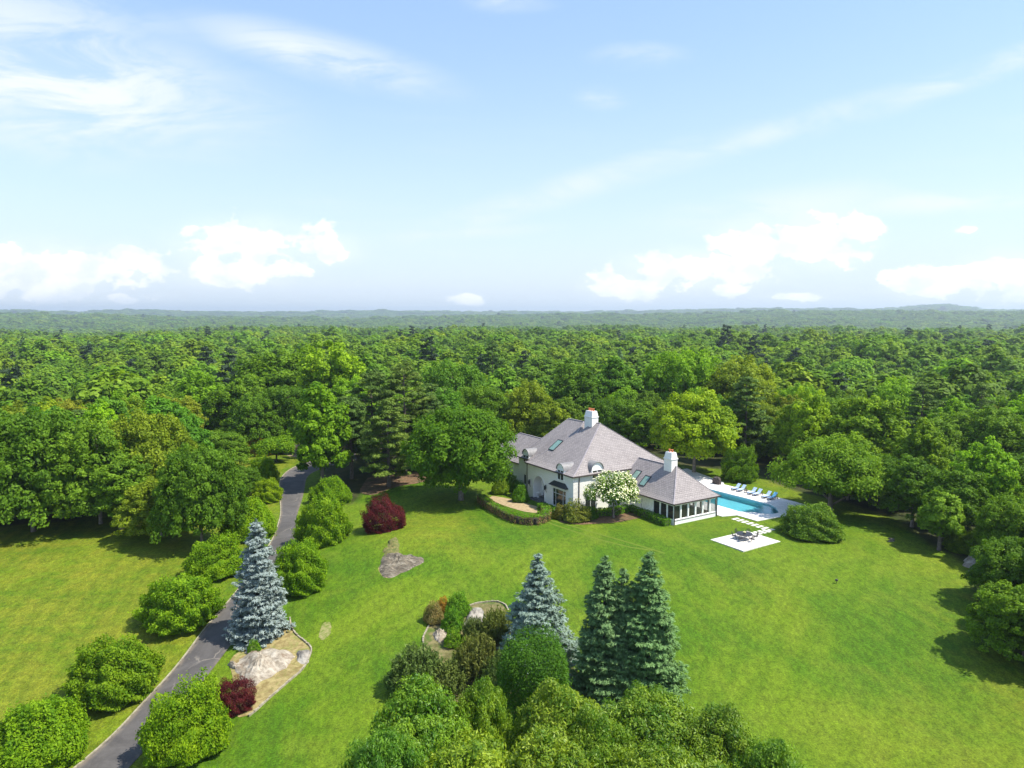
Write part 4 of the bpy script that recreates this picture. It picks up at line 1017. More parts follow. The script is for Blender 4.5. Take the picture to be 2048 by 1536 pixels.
# white set behind the house
bs = tag(empty('garden_table', (*uvw(1.0, 24.6), .0), HROT), 'small white garden table behind the house, past the chimney wing', 'table')
slab('terrace', [(-6, 20.2), (2.5, 20.2), (2.5, 27.5), (-6, 27.5)], -.2, .03, M_STONEPALE)['kind'] = 'structure'
m = MB(); m.lathe([(.0, .70), (.6, .70), (.6, .74), (0, .74)], 20); m.build('tabletop', M_TRIM, bs)
for k in range(4): a = k*1.57; m = MB(); m.tube([(math.cos(a)*.3, math.sin(a)*.3, .7), (math.cos(a)*.42, math.sin(a)*.42, 0)], .03, 6); m.build('leg', M_TRIM, bs)
for k, (du, dv, r_, lb) in enumerate([(-1.1, .3, -1.4, 'white garden chair on the near side of the small white table'), (.9, .7, 1.9, 'white garden chair on the far side of the small white table')]):
    c = tag(empty('garden_chair', (*uvw(1.0+du, 24.6+dv), .0), HROT+r_), lb, 'chair', 'white chairs behind the house')
    m = MB(); m.box(-.26, .26, -.26, .26, .40, .46); m.build('seat', M_TRIM, c); m = MB(); m.bar((0, -.26, .45), (0, -.34, .98), .5, .05); m.build('backrest', M_TRIM, c)
    for a in (-.22, .22):
        for b in (-.22, .22): m = MB(); m.box(a-.025, a+.025, b-.025, b+.025, 0, .41); m.build('leg', M_TRIM, c)
# things at the entrance
pl = tag(empty('planter', (*uvw(-10.7, .9), .25)), 'tall white urn beside the front door', 'planter')
m = MB(); m.lathe([(.2, 0), (.2, .06), (.1, .12), (.12, .2), (.28, .5), (.33, .75), (.35, .78), (.28, .78)], 14); m.build('urn', M_TRIM, pl)
bn = tag(empty('bench', (*uvw(-9.4, 1.2), .25), HROT), 'small dark metal bench in the arched entrance', 'bench')
m = MB(); m.box(-.5, .5, -.2, .2, .4, .44); m.build('seat', M_DARK, bn)
for a in (-.45, .45):
    for b in (-.16, .16): m = MB(); m.box(a-.02, a+.02, b-.02, b+.02, 0, .4); m.build('leg', M_DARK, bn)
ac = gp(1031, 972)
at_ = tag(empty('utility_box', (*ac, 0), HROT), 'dark utility box with a pale grey top among the bushes by the wall', 'utility box')
m = MB(); m.box(-.5, .5, -.4, .4, 0, .8); 
for k in range(8): m.box(-.52, .52, -.42, .42, .1+.085*k, .12+.085*k)
m.build('body', M_DARK, at_); m = MB(); m.box(-.55, .55, -.45, .45, .8, .88); m.build('lid', M_LEADGREY, at_)
# lawn light
lx, ly = gp(1673, 1167)
ll = tag(empty('garden_light', (lx, ly, gz(lx, ly))), 'small dark garden spike light standing alone in the open lawn', 'garden light')
m = MB(); m.tube([(0, 0, -.1), (0, 0, .35)], .03, 6); m.build('stake', M_DARK, ll); m = MB(); m.lathe([(.10, .30), (.18, .36), (.16, .50), (.04, .56)], 10); m.build('lamp_head', M_DARK, ll)
# garden frame and raised beds beyond the drive bend
def groundbox(px, py): x, y = gp(px, py); return x, y, gz(x, y)
A = groundbox(528, 900); B = groundbox(632, 884)
gy = tag(empty('garden_fence', A), 'pale rail fence with thin posts round the kitchen garden past the driveway bend', 'fence')
dv = Vector((B[0]-A[0], B[1]-A[1], 0)); ln = dv.length; dv.normalize(); pn = Vector((-dv.y, dv.x, 0))
for k in range(7): m = MB(); p = dv*ln*k/6; z = gz(A[0]+p.x, A[1]+p.y)-A[2]; m.bar((p.x, p.y, z-.2), (p.x, p.y, z+2.1), .12); m.build('post', M_WOODGR, gy)
for z in (2.1, 1.45, .9):
    m = MB()
    for k in range(6): p, q = dv*ln*k/6, dv*ln*(k+1)/6; m.bar((p.x, p.y, gz(A[0]+p.x, A[1]+p.y)-A[2]+z), (q.x, q.y, gz(A[0]+q.x, A[1]+q.y)-A[2]+z), .14 if z > 2 else .08)
    m.build('rail', M_WOODGR, gy)
gpad = [groundbox(a, b)[:2] for a, b in [(560, 906), (575, 893), (612, 884), (640, 884), (640, 905), (605, 914), (585, 915)]]
tag(fan('garden_bed', gpad, M_WALKTAN, dz=.03), 'bare tan earth of the kitchen garden', kind='structure')
for k, (px, py, lb) in enumerate([(590, 899, 'long grey timber planting box nearest the drive bend in the kitchen garden'), (608, 894, 'grey timber planting box at the back of the kitchen garden'), (618, 904, 'grey timber planting box under the bright tree edge')]):
    x, y, z = groundbox(px, py); b = tag(empty('raised_bed', (x, y, z), .25), lb, 'raised bed', 'raised beds in the kitchen garden')
    m = MB()
    for s in (-1, 1): m.box(-1.3, 1.3, s*.6-.04, s*.6+.04, 0, .55); m.box(s*1.3-.04, s*1.3+.04, -.56, .56, 0, .54)
    m.build('frame', M_WOODGR, b); m = MB(); m.box(-1.25, 1.25, -.55, .55, 0, .46); m.build('soil', M_MULCH, b)
x, y, z = groundbox(590, 912); g_ = tag(empty('garden_gate', (x, y, z), .2), 'weathered timber gate at the near side of the kitchen garden', 'gate'); m = MB()
for s in (0, 1): m.box(s*1.3-.06, s*1.3+.06, -.06, .06, -.1, 1.5)
m.build('post', M_WOODGR, g_); m = MB()
for z_ in (.3, .75, 1.2): m.box(.06, 1.24, -.03, .03, z_, z_+.12)
m.build('panel', M_WOODGR, g_)

# ================================================================ BEDS AND ROCKS
def rock(poly, m, dome, rough, label, seed=0, rings=14, cat='rock', name='rock_outcrop', dz=.02, **k):
    return tag(fan(name, poly_from_px(poly), m, dz=dz, dome=dome*1.15, rough=rough*1.9, seed=seed, rings=rings, edge=.12, **k), label, cat)
tag(fan('mulch_bed', poly_from_px([(455, 1320), (500, 1288), (578, 1238), (590, 1266), (625, 1297), (606, 1338), (560, 1376), (500, 1430), (474, 1436), (470, 1380)]), M_MULCH, dz=.03, rings=16), 'dry golden mulch bed below the blue spruce', kind='structure')
rock([(461, 1338), (478, 1318), (500, 1304), (540, 1298), (575, 1300), (590, 1314), (575, 1336), (548, 1352), (515, 1370), (487, 1382), (478, 1360)], M_ROCKPALE, .75, .22, 'long pale weathered ledge of rock in the mulch bed by the driveway', 3)
rock([(588, 1308), (600, 1300), (620, 1300), (622, 1316), (606, 1332), (592, 1326)], M_ROCK, .25, .12, 'flat grey rock slab at the wall side of the mulch bed', 5)
rock([(486, 1306), (500, 1296), (520, 1292), (524, 1300), (508, 1308)], M_ROCKPALE, .4, .12, 'small pale rock under the foot of the blue spruce', 6)
rock([(461, 1338), (455, 1330), (466, 1325), (476, 1330), (472, 1340)], M_ROCKPALE, .35, .1, 'small tan rock between the ledge and the driveway', 8)
rock([(766, 1108), (759, 1131), (755, 1148), (773, 1158), (810, 1145), (855, 1121), (848, 1115), (818, 1110), (800, 1108), (784, 1104)], M_ROCKDARK, .38, .20, 'dark wedge-shaped bedrock showing through the lawn above the garden island', 9, rings=16)
rock([(786, 1073), (772, 1090), (762, 1106), (770, 1116), (790, 1112), (799, 1100), (797, 1080)], mat('mossy_rock', noisy((.07, .09, .02), (.18, .155, .055), 1.6, .95, .9, 8, (.08, .12, .015), .8, bd=.1)), .16, .12, 'mossy brown upper strip of the dark bedrock in the lawn', 10, rings=10)
rock([(758, 1125), (752, 1150), (774, 1160), (800, 1150), (780, 1148)], M_MULCH, .03, .0, 'strip of dry earth along the dark bedrock', 9, name='bare_earth', cat='bare earth', rings=3)
tag(fan('bare_patch', poly_from_px([(636, 1272), (644, 1248), (658, 1242), (664, 1256), (656, 1274), (646, 1282)]), mat('bare_soil', noisy((.11, .15, .02), (.26, .23, .10), 2.6, .95)), dz=.02, rings=4), 'worn brown patch in the lawn', kind='structure')
tag(fan('garden_bed', poly_from_px([(845, 1277), (860, 1246), (888, 1205), (936, 1213), (965, 1206), (1000, 1205), (1016, 1222), (1030, 1300), (1150, 1330), (1180, 1400), (1050, 1440), (900, 1400), (790, 1390), (800, 1350), (846, 1294)]), mat('garden_mulch', noisy((.075, .075, .02), (.20, .165, .075), 1.8, .95, .5, 7, (.05, .10, .008), .5)), dz=.03, rings=24), 'mulched island bed in the middle of the lawn', kind='structure')
rock([(926, 1250), (930, 1232), (942, 1218), (962, 1214), (974, 1226), (970, 1248), (950, 1262), (934, 1262)], M_ROCK, .7, .16, 'large rounded grey-green boulder in the island bed', 12)
rock([(864, 1282), (867, 1266), (880, 1256), (894, 1262), (892, 1278), (878, 1288)], M_ROCKPALE, .5, .15, 'pale boulder at the near tip of the island bed', 13)
rock([(890, 1278), (896, 1270), (908, 1268), (908, 1278), (898, 1284)], M_ROCKPALE, .3, .1, 'low pale stone beside the tip boulder of the island bed', 14)
rock([(1926, 1132), (1932, 1116), (1950, 1110), (1964, 1118), (1962, 1134), (1944, 1138)], M_ROCKPALE, .9, .2, 'tan boulder at the wood edge by the open lawn', 15)
rock([(1936, 1144), (1942, 1130), (1956, 1128), (1966, 1138), (1958, 1150), (1944, 1150)], M_ROCK, .8, .15, 'smooth grey boulder in front of the tan one', 16)
rock([(1774, 1080), (1780, 1074), (1790, 1076), (1790, 1083), (1780, 1085)], M_ROCKDARK, .12, .05, 'low flat stone in the lawn by the shady wood edge', 17, rings=4)
tag(fan('straw_floor', poly_from_px([(715, 985), (735, 955), (780, 945), (850, 945), (870, 958), (840, 966), (790, 974), (745, 992)]), M_STRAW, dz=.04, rings=5), 'red-brown needle litter under the pines', kind='structure')
tag(fan('planting_bed', poly_from_px([(1115, 1044), (1140, 1028), (1290, 1014), (1290, 1034), (1230, 1046), (1150, 1050)]), M_STRAW, dz=.03, rings=6), 'dark planting bed along the house wall', kind='structure')
def edging(pts, label, h=.22, w=.14):
    P = np.array(poly_from_px(pts)); d = np.concatenate([[0], np.cumsum(np.hypot(*np.diff(P, axis=0).T))]); n = int(d[-1]/.3); mb = MB(); rs = np.random.RandomState(1)
    t = np.linspace(0, d[-1], n); Q = np.stack([np.interp(t, d, P[:, 0]), np.interp(t, d, P[:, 1])], 1)
    for _ in range(4): Q[1:-1] = (Q[:-2]+2*Q[1:-1]+Q[2:])/4
    for i in range(n-1):
        a, b = Q[i], Q[i+1]; za, zb = gz(*a), gz(*b); hh = h*rs.uniform(.8, 1.15)
        mb.bar((a[0], a[1], za+hh/2-.05), (a[0]+(b[0]-a[0])*.93, a[1]+(b[1]-a[1])*.93, zb+hh/2-.05), w*rs.uniform(.85, 1.15), hh)
    return tag(mb.build('stone_edging', M_KERB), label, 'edging')
edging([(580, 1236), (582, 1252), (590, 1268), (610, 1284), (625, 1297), (618, 1318), (606, 1340), (575, 1366), (540, 1396), (510, 1424), (497, 1434)], 'low pale stone edging curving round the mulch bed by the driveway')
edging([(930, 1216), (945, 1209), (965, 1205), (993, 1203), (1010, 1208), (1017, 1222)], 'low grey stone edging round the top of the island bed')
edging([(866, 1240), (856, 1256), (845, 1277), (848, 1293)], 'short pale stone edging at the near tip of the island bed')

# ================================================================ PLANTS
def ground_depth(px, py): x, y = gp(px, py); z = gz(x, y); return x, y, z, depth(x, y, z)
def fit(cx, ytop, ybot, hw, base=None):
    """ground spot, radius and height (m) of a rounded plant filling this outline"""
    yb = ybot
    for _ in range(6):
        x, y, z, D = ground_depth(cx, base if base else yb); r = hw*D/F
        th = math.atan2(CAMH-z, y)
        if base: break
        yb = ybot-hw*math.sin(th)*.78
    h = 1.0
    for _ in range(30):
        py = proj(x, y, z+h)[1]; py -= .22*hw*math.sin(th); h += (py-ytop)*D/F*.9
    return x, y, z, r, max(h, .3)
def plant(name, mesh, tmesh, pos, s, rz, label, cat, group=None, color=None, crown='crown', trunk='trunk'):
    t = tag(empty(name, pos, rz, s), label, cat, group)
    mobj(crown, mesh, t, color)
    if tmesh is not None: mobj(trunk, tmesh, t)
    return t
def qm(name, qt, m): return quads_mesh(name, qt[0], qt[1], m)
stubT = lambda: trunk_mesh('trunk', trunk_mb(3.0, .16, 4, 5, .2, .55), M_BARK)
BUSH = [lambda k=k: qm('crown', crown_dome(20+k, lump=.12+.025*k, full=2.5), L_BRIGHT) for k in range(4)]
def bush(cx, yt, yb, hw, label, i, color=(1, 1, 1), group='spreading bushes along the driveway', name='spreading_bush', cat='bush', base=None, mk=None):
    x, y, z, r, h = fit(cx, yt, yb, hw, base)
    me = proto(('bush', i % 4), BUSH[i % 4]) if mk is None else mk
    return plant(name, me, proto('stub', stubT), (x, y, z), (r/4.75, r/4.75, h/4.8), i*1.37, label, cat, group, color, trunk='stem')
gA = 'spreading bushes along the driveway'
bush(78, 1392, 1562, 106, 'bright green bush nearest the camera on the field side of the driveway', 0)
bush(233, 1268, 1422, 96, 'looser mid green bush on the field side, second up the drive', 1, (.95, .90, 1.1))
bush(360, 1145, 1272, 84, 'bright green domed bush on the field side facing the blue spruce', 2)
bush(434, 1072, 1162, 62, 'bright bush on the field side half hidden by the blue spruce tip', 3, (1.05, 1.02, 1))
bush(499, 994, 1086, 62, 'bright bush on the field side just above the spruce tip', 0, (1.15, 1.1, 1))
bush(537, 956, 1008, 33, 'small yellow-green bush at the edge of the drive bend', 1, (1.35, 1.12, .9))
bush(526, 912, 970, 32, 'small bright bush between the oak wood and the drive bend', 2, (1.1, 1.05, 1))
bush(375, 1362, 1534, 88, 'bright green bush beside the lower red maple, nearest on the house side', 3, (1.12, 1.05, 1))
bush(602, 1078, 1194, 62, 'bright green bush behind the blue spruce on the house side', 1)
bush(647, 995, 1098, 58, 'large bright bush on the house side, facing the upper red maple', 2, (1.05, 1, 1))
bush(663, 952, 1014, 47, 'bright bush on the house side farthest up the drive below the pines', 0, (.98, 1, 1))
bush(100, 1520, 1600, 60, 'yellow-green bush tip at the bottom edge of the drive', 2, (1.2, 1.08, 1)) if False else None
# small umbrella-shaped tree beyond the bend
x, y, z, r, h = fit(553, 876, 926, 40, base=924)
plant('ornamental_tree', qm('crown', crown_broad(61, 4.0, 1.6, 4.6, 60, 130, .20, .5, lump=.12, rcf=(.20, .32)), L_BRIGHT), trunk_mesh('trunk', trunk_mb(3.6, .2, 7, 6, .3, .55), M_BARKD), (x, y, z), (r/4.3, r/4.3, r/4.0), .4, 'small flat-crowned tree with a visible trunk beyond the drive bend', 'tree', None, (.85, .9, 1))
x, y, z, r, h = fit(512, 876, 916, 30)
plant('shrub', proto(('bush', 1), BUSH[1]), None, (x, y, z), (r/3.9, r/3.9, h/4.2), 2, 'reddish olive shrub left of the flat-crowned tree', 'shrub', None, (1.4, .70, 1.2), 'foliage')
# red maples
REDM = qm('crown', crown_dome(40, 3.8, 4.2, 30000, .12, .30, .15, .4, .1, full=2.5), L_RED)
for (cx, yt, yb, hw, lb, rz) in [(767, 983, 1068, 44, 'deep red weeping maple on the lawn below the big green maple', .3), (468, 1342, 1432, 42, 'low deep red weeping maple beside the driveway rock ledge', 2.2)]:
    x, y, z, r, h = fit(cx, yt, yb, hw); plant('red_maple', REDM, proto('stub', stubT), (x, y, z), (r/4.1, r/4.1, h/5.2), rz, lb, 'red maple', 'red weeping maples')
# spruces
def spruce(cx, yt, ybase, hw, label, seed, m, trk=True, color=(1, 1, 1), lv=40, nb=15, name='blue_spruce', cat='spruce', pw=.72, group='spruces on the lawn', cyb=None):
    x, y, z, D = ground_depth(cx, ybase); r = hw*D/F*.86
    h = 5.0
    for _ in range(30): h += (proj(x, y, z+h)[1]-yt)*D/F*.9
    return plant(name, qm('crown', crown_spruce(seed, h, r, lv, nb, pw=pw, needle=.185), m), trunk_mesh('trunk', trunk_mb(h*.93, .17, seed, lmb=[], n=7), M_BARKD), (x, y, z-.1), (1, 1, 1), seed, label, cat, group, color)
spruce(520, 1040, 1268, 63, 'silvery blue spruce standing beside the driveway', 3, L_BLUE, lv=42, nb=16, pw=.60)
spruce(1075, 1112, 1330, 96, 'broad silvery blue spruce in the island bed behind the round dense tree', 4, L_BLUE, lv=40, nb=14, color=(.88, .98, .85))
spruce(1206, 1114, 1392, 76, 'slim dark blue-green spruce next to the broad silvery one', 5, L_BLUEG, lv=44, nb=14, pw=.62)
spruce(1243, 1140, 1398, 56, 'shorter dark spruce squeezed between two taller ones', 6, L_BLUEG, lv=40, nb=12, pw=.66)
spruce(1294, 1106, 1402, 84, 'tallest dark blue-green spruce at the open lawn side of the island bed', 7, L_BLUEG, lv=46, nb=15, pw=.58, color=(1, 1.05, .95))
# round dense tree and island shrubs
x, y, z, D = ground_depth(1068, 1462); r = 76*D/F; h = 6.0
for _ in range(30): h += (proj(x, y, z+h)[1]-(1262))*D/F*.9
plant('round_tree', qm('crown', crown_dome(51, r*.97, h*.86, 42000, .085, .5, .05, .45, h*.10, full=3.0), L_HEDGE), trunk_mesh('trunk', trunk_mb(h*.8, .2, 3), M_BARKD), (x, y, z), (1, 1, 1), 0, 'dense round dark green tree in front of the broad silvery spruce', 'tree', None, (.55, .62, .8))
SCR = [qm('foliage', crown_scrub(70+k), L_SCRUB) for k in range(2)]
for i, (cx, yt, yb, hw, lb, col) in enumerate([(835, 1288, 1400, 56, 'grey-green scrubby pine at the near corner of the island bed', (1, 1, 1)), (955, 1262, 1380, 46, 'brownish scrubby pine next to the round dense tree', (1.25, .95, .9)), (990, 1216, 1300, 34, 'olive scrubby pine against the broad silvery spruce', (1.15, .95, .8)),
        (948, 1232, 1296, 26, 'small dark scrubby pine in front of the rounded boulder', (1, .9, .9)), (900, 1320, 1400, 44, 'low olive scrubby pine between the two larger ones', (1.2, 1.05, 1)), (1000, 1300, 1400, 40, 'dark scrubby pine partly behind the round dense tree', (.9, .95, .9)), (800, 1335, 1400, 36, 'dark scrubby pine at the outer corner of the island bed', (.85, .95, .9))]):
    x, y, z, r, h = fit(cx, yt, yb, hw); plant('scrub_pine', SCR[i % 2], None, (x, y, z), (r/2.2, r/2.2, h/2.8), i*1.9, lb, 'shrub', 'scrubby pines in the island bed', col, 'foliage')
SM = qm('foliage', crown_dome(45, 1.5, 1.7, 8000, .075, .5, .14, .4, .05, full=2.4), L_HEDGE)
for i, (cx, yt, yb, hw, lb, col) in enumerate([(917, 1190, 1236, 23, 'upper bright green shrub at the top of the island bed', (1, 1, 1)), (905, 1220, 1266, 21, 'lower bright green shrub touching the upper one in the island bed', (.9, .95, 1)), (868, 1208, 1250, 19, 'grey-brown feathery shrub at the tip of the island bed', (2.3, .85, 6)), (886, 1198, 1228, 14, 'orange-brown shrub between the grey and bright green ones', (3.1, .75, 2)),
        (908, 1262, 1296, 20, 'low bright shrub by the near boulder of the island bed', (1.3, 1.1, 1)), (935, 1282, 1340, 26, 'yellow-green shrub among the scrubby pines', (1.4, 1.05, 1)), (1010, 1226, 1262, 16, 'small olive shrub by the stone edging of the island bed', (1.3, .8, 1)),
        (508, 1282, 1306, 13, 'tiny green plant at the foot of the blue spruce', (1.1, 1, 1)), (1041, 975, 1006, 15, 'clipped bright bush beside the front steps', (1, 1, 1)), (1040, 966, 988, 13, 'small clipped bush behind the one at the front steps', (.9, .95, 1)),
        (1018, 948, 982, 18, 'loose green bush by the recessed wall under the big maple', (1.2, 1, 1)), (1000, 960, 990, 16, 'yellowish bush in the shade of the big maple', (1.5, 1.05, 1)), (1150, 1006, 1046, 28, 'scruffy olive bush at the corner of the house', (1.5, .8, 2.2)), (1120, 1013, 1040, 14, 'small brownish bush next to the scruffy corner bush', (1.6, .7, 2)),
        (1178, 1016, 1040, 17, 'dark green bush by the wall between the corner and the flowering tree', (.7, .75, .9))]):
    x, y, z, r, h = fit(cx, yt, yb, hw); plant('shrub', SM, None, (x, y, z), (r/1.5, r/1.5, h/1.7), i*2.2, lb, 'shrub', None, col, 'foliage')
# clipped hedges
def hedge(pxpath, w_, h_, label, seed, brown=False, dens=90):
    P = poly_from_px(pxpath); rs = np.random.RandomState(seed); q, t, up = strip_leaves(P, w_, h_, dens, rs)
    c = P[len(P)//2]; z0 = gz(*c); q[..., 2] += hgt(q[..., 0], q[..., 1]); q -= np.array([c[0], c[1], z0])
    o = tag(empty('hedge', (c[0], c[1], z0)), label, 'hedge')
    core = MB(); pp = [(a-c[0], b-c[1], gz(a, b)-z0) for a, b in P]
    for a, b in zip(pp[:-1], pp[1:]): core.bar((a[0], a[1], a[2]+h_*.36), (b[0], b[1], b[2]+h_*.36), w_*.5, h_*.6)
    core.build('branches', M_BARKD, o)
    if brown:
        hh = q[..., 2].mean(1); low = (~up) & (rs.rand(len(q)) < .9)
        mobj('bare_sides', quads_mesh('bare_sides', q[low], t[low], L_HEDGEB), o); q, t = q[~low], t[~low]
    mobj('foliage', quads_mesh('foliage', q, t, L_HEDGE), o)
hedge([(962, 1004), (980, 1018), (1012, 1036), (1040, 1047), (1068, 1049), (1088, 1044), (1094, 1034), (1090, 1026)], 1.5, 1.25, 'long curved clipped hedge with brown sides in front of the house', 1, True)
hedge([(1079, 1018), (1098, 1023), (1122, 1033)], 1.35, 1.0, 'short clipped bright hedge under the big front window', 2)
hedge([(1186, 1031), (1206, 1030), (1222, 1030), (1256, 1022)], 1.5, 1.0, 'dark clipped hedge along the wall behind the flowering tree', 3)
hedge([(1266, 1022), (1290, 1034), (1312, 1043), (1334, 1052)], 1.5, 1.05, 'clipped hedge below the sunroom windows', 4)
# shrub on the lawn, small tree shrubs
x, y, z, r, h = fit(1625, 1014, 1083, 57)
plant('shrub', qm('foliage', crown_dome(46, 3.8, 3.6, 26000, .13, .5, .13, .4, .05, full=2.3), L_HEDGE), None, (x, y, z), (r/3.9, r/3.9, h/3.6), .6, 'wide rounded shrub on the lawn beside the pool terrace', 'shrub', None, (1.15, .92, 1.6), 'foliage')
x, y, z, r, h = fit(1933, 1062, 1112, 38)
plant('shrub', proto(('bush', 1), BUSH[1]), None, (x, y, z), (r/3.9, r/3.9, h/4.2), 1, 'loose green shrub at the wood edge above the boulders', 'shrub', None, (.75, .72, 1.3), 'foliage')
x, y, z, r, h = fit(1480, 902, 966, 31)
plant('shrub', proto(('bush', 3), BUSH[3]), None, (x, y, z), (r/3.9, r/3.9, h/4.2), 3, 'leafy green shrub behind the first loungers', 'shrub', None, (.75, .8, 1.2), 'foliage')

def treeat(base, top, hw, crown, cm, label, name, cat='tree', R0=5.0, H0=12.0, tk=None, color=(1, 1, 1), rz=0, group=None, cn='crown'):
    x, y, z, D = ground_depth(*base); r = hw*D/F; h = 6.0
    for _ in range(30): h += (proj(x, y, z+h)[1]-top)*D/F*.9
    return plant(name, qm('crown', crown, cm), tk or trunk_mesh('trunk', trunk_mb(H0*.85, .30, int(base[0]) % 50, 7, .25, .38), M_BARK), (x, y, z), (r/R0, r/R0, h/H0), rz, label, cat, group, color)
treeat((922, 1000), 805, 112, crown_broad(11, 7.8, .9, 13.4, 300, 130, .20, .6, lump=.12, zmin=-.78, rcf=(.10, .19), flat=1.0), L_BRIGHT, 'big spreading green maple on the lawn beside the house', 'maple_tree', R0=8.5, H0=13.6, color=(.58, .68, .9), tk=trunk_mesh('trunk', trunk_mb(11, .36, 5, 9, .22, .38), M_BARKL))
treeat((1388, 945), 782, 91, crown_broad(12, 7.4, 1.6, 15.2, 260, 125, .22, .6, lump=.05, zmin=-.72, rcf=(.11, .18), flat=1.0), L_YEL, 'rounded yellow-green tree behind the short chimney', 'round_tree', R0=8.2, H0=15.6, color=(1.1, 1.15, .7), tk=trunk_mesh('trunk', trunk_mb(12, .3, 8, 9, .25, .35), M_BARKL))
pt_ = treeat((1660, 1026), 878, 107, crown_broad(13, 8.2, 1.8, 10.0, 210, 130, .22, .45, lump=.17, zmin=-.4, rcf=(.12, .20), up=.9), L_BRIGHT, 'wide spreading tree with a short trunk beside the pool terrace', 'spreading_tree', R0=8.9, H0=10.4, color=(.92, .92, 1.5), tk=trunk_mesh('trunk', trunk_mb(8.5, .4, 9, 10, .12, .6), M_BARK))
treeat((1878, 1100), 984, 46, crown_broad(14, 3.4, 1.5, 9.5, 80, 120, .24, .6, lump=.16, zmin=-.6), L_WOOD, 'small upright tree standing in front of the shady wood edge', 'small_tree', R0=3.8, H0=9.8, color=(1.25, 1.2, 1.1))
treeat((645, 975), 770, 60, crown_broad(15, 4.2, 1.2, 15.5, 120, 130, .27, .6, lump=.15, zmin=-.7), L_BRIGHT, 'bright green tree between the drive bend and the pines', 'leafy_tree', R0=4.7, H0=16, color=(.80, .88, .9))
# dogwood with blossom
x, y, z, D = ground_depth(1227, 1036)
dw = tag(empty('dogwood_tree', (x, y, z), 0, (.86, .86, .95)), 'white flowering dogwood tree in front of the house', 'tree')
q, t = crown_broad(31, 4.0, 1.6, 7.0, 95, 90, .16, .5, lump=.17, zmin=-.4, rcf=(.16, .26)); mobj('crown', quads_mesh('crown', q, t, L_BRIGHT), dw, (.85, .9, 1.6))
rs = np.random.RandomState(6); keep = rs.rand(len(q)) < .36; c = q.mean(1)[keep]; c = c[rs.rand(len(c)) < .5+.5*(c[:, 2] > 3)]; n0 = unit(c-np.array([0, 0, 3.4]))
q = leaves(c+n0*.14+[0, 0, .07], n0*.5+[0, 0, 1.0], .15, .85, rs, .4); mobj('blossom', quads_mesh('blossom', q, rs.rand(len(q)), L_FLOWER), dw)
mobj('trunk', trunk_mesh('trunk', trunk_mb(5.4, .15, 2, 8, .15, .5), M_BARKL), dw)
# pines
def pine(px, top, Y, wpx, label, seed, base=None, color=(1, 1, 1), z0=4.0):
    d = ray(px, top); t = Y/d[1]; x, y, zt = d[0]*t, Y, CAMH+d[2]*t; z = gz(x, y); h = zt-z; D = depth(x, y, zt); r = wpx*.60*D/F
    q, tt, limbs = crown_pine(seed, h, r*.92, z0, 64)
    tr = trunk_mb(h*.98, .32, seed, lmb=limbs)
    return plant('pine_tree', quads_mesh('crown', q, tt, L_PINE), trunk_mesh('trunk', tr, M_BARK), (x, y, z-.1), (1, 1, 1), 0, label, 'pine tree', 'pines beside the big maple', color)
pine(742, 742, 136, 150, 'tall dark pine next to the bright tree by the drive bend', 81)
pine(808, 728, 133, 140, 'tall pine with a bare trunk foot beside the big maple', 82, color=(1.1, 1, .9))
pine(700, 800, 130, 110, 'shorter pine between the bright tree and the tall dark pine', 83, color=(.9, .95, 1))
pine(775, 800, 124, 110, 'lower bushy pine in front of the two tall pines', 84, color=(1.2, 1.1, .9), z0=2.0)
pine(860, 790, 138, 90, 'dark pine half hidden behind the big maple', 85, color=(.75, .8, .9))
# foreground oaks
OAK = [lambda k=k: qm('crown', crown_broad(90+k, 4.6, 3.5, 11.0, 210, 150, .14, .36, lump=.16, zmin=-.35, rcf=(.12, .22), up=.9, flat=.7, jit=.9), L_OAK) for k in range(3)]
OT = lambda: trunk_mesh('trunk', trunk_mb(9.5, .24, 12, 9, .25, .45), M_BARK)
for i, (px, top, Y, wpx, lb, col) in enumerate([(842, 1362, 41, 180, 'leafy oak at the bottom of the view, below the scrubby pines', (.85, 1, 1)), (960, 1352, 44, 110, 'narrow yellow-green oak below the round dense tree', (.95, 1, .9)), (760, 1440, 37, 150, 'low dark-leaved oak nearest the driveway side', (.62, .85, 1)),
        (930, 1470, 36, 230, 'bright oak crown at the very bottom under the round dense tree', (1.15, 1.08, .9)), (1130, 1372, 42, 190, 'tall yellow-green oak below the silvery spruce', (1.05, 1, 1)), (1310, 1372, 43, 200, 'broad oak below the three dark spruces', (.9, .95, 1)),
        (1110, 1478, 35, 230, 'glossy yellow-green oak at the bottom edge beneath the spruces', (1.1, 1.02, 1)), (1430, 1405, 41, 170, 'spreading oak towards the open lawn', (.9, .92, 1.05)), (1330, 1480, 35, 230, 'oak crown at the bottom edge between the spreading oaks', (.95, .95, 1)),
        (1535, 1470, 37, 150, 'smaller darker oak beside the open lawn', (.75, .9, 1)), (1200, 1420, 40, 150, 'short olive oak directly below the spruces', (.88, .95, .95))]):
    d = ray(px, top); t = Y/d[1]; x, y, zt = d[0]*t, Y, CAMH+d[2]*t; z = gz(x, y); D = depth(x, y, zt); r = wpx*.62*D/F
    t_ = plant('oak_tree', proto(('oak', i % 3), OAK[i % 3]), proto('oakt', OT), (x, y, z), (r/5.0, r/5.0, (zt-z)/11.3), i*1.1, lb, 'oak tree', 'oaks at the foot of the island bed', col)

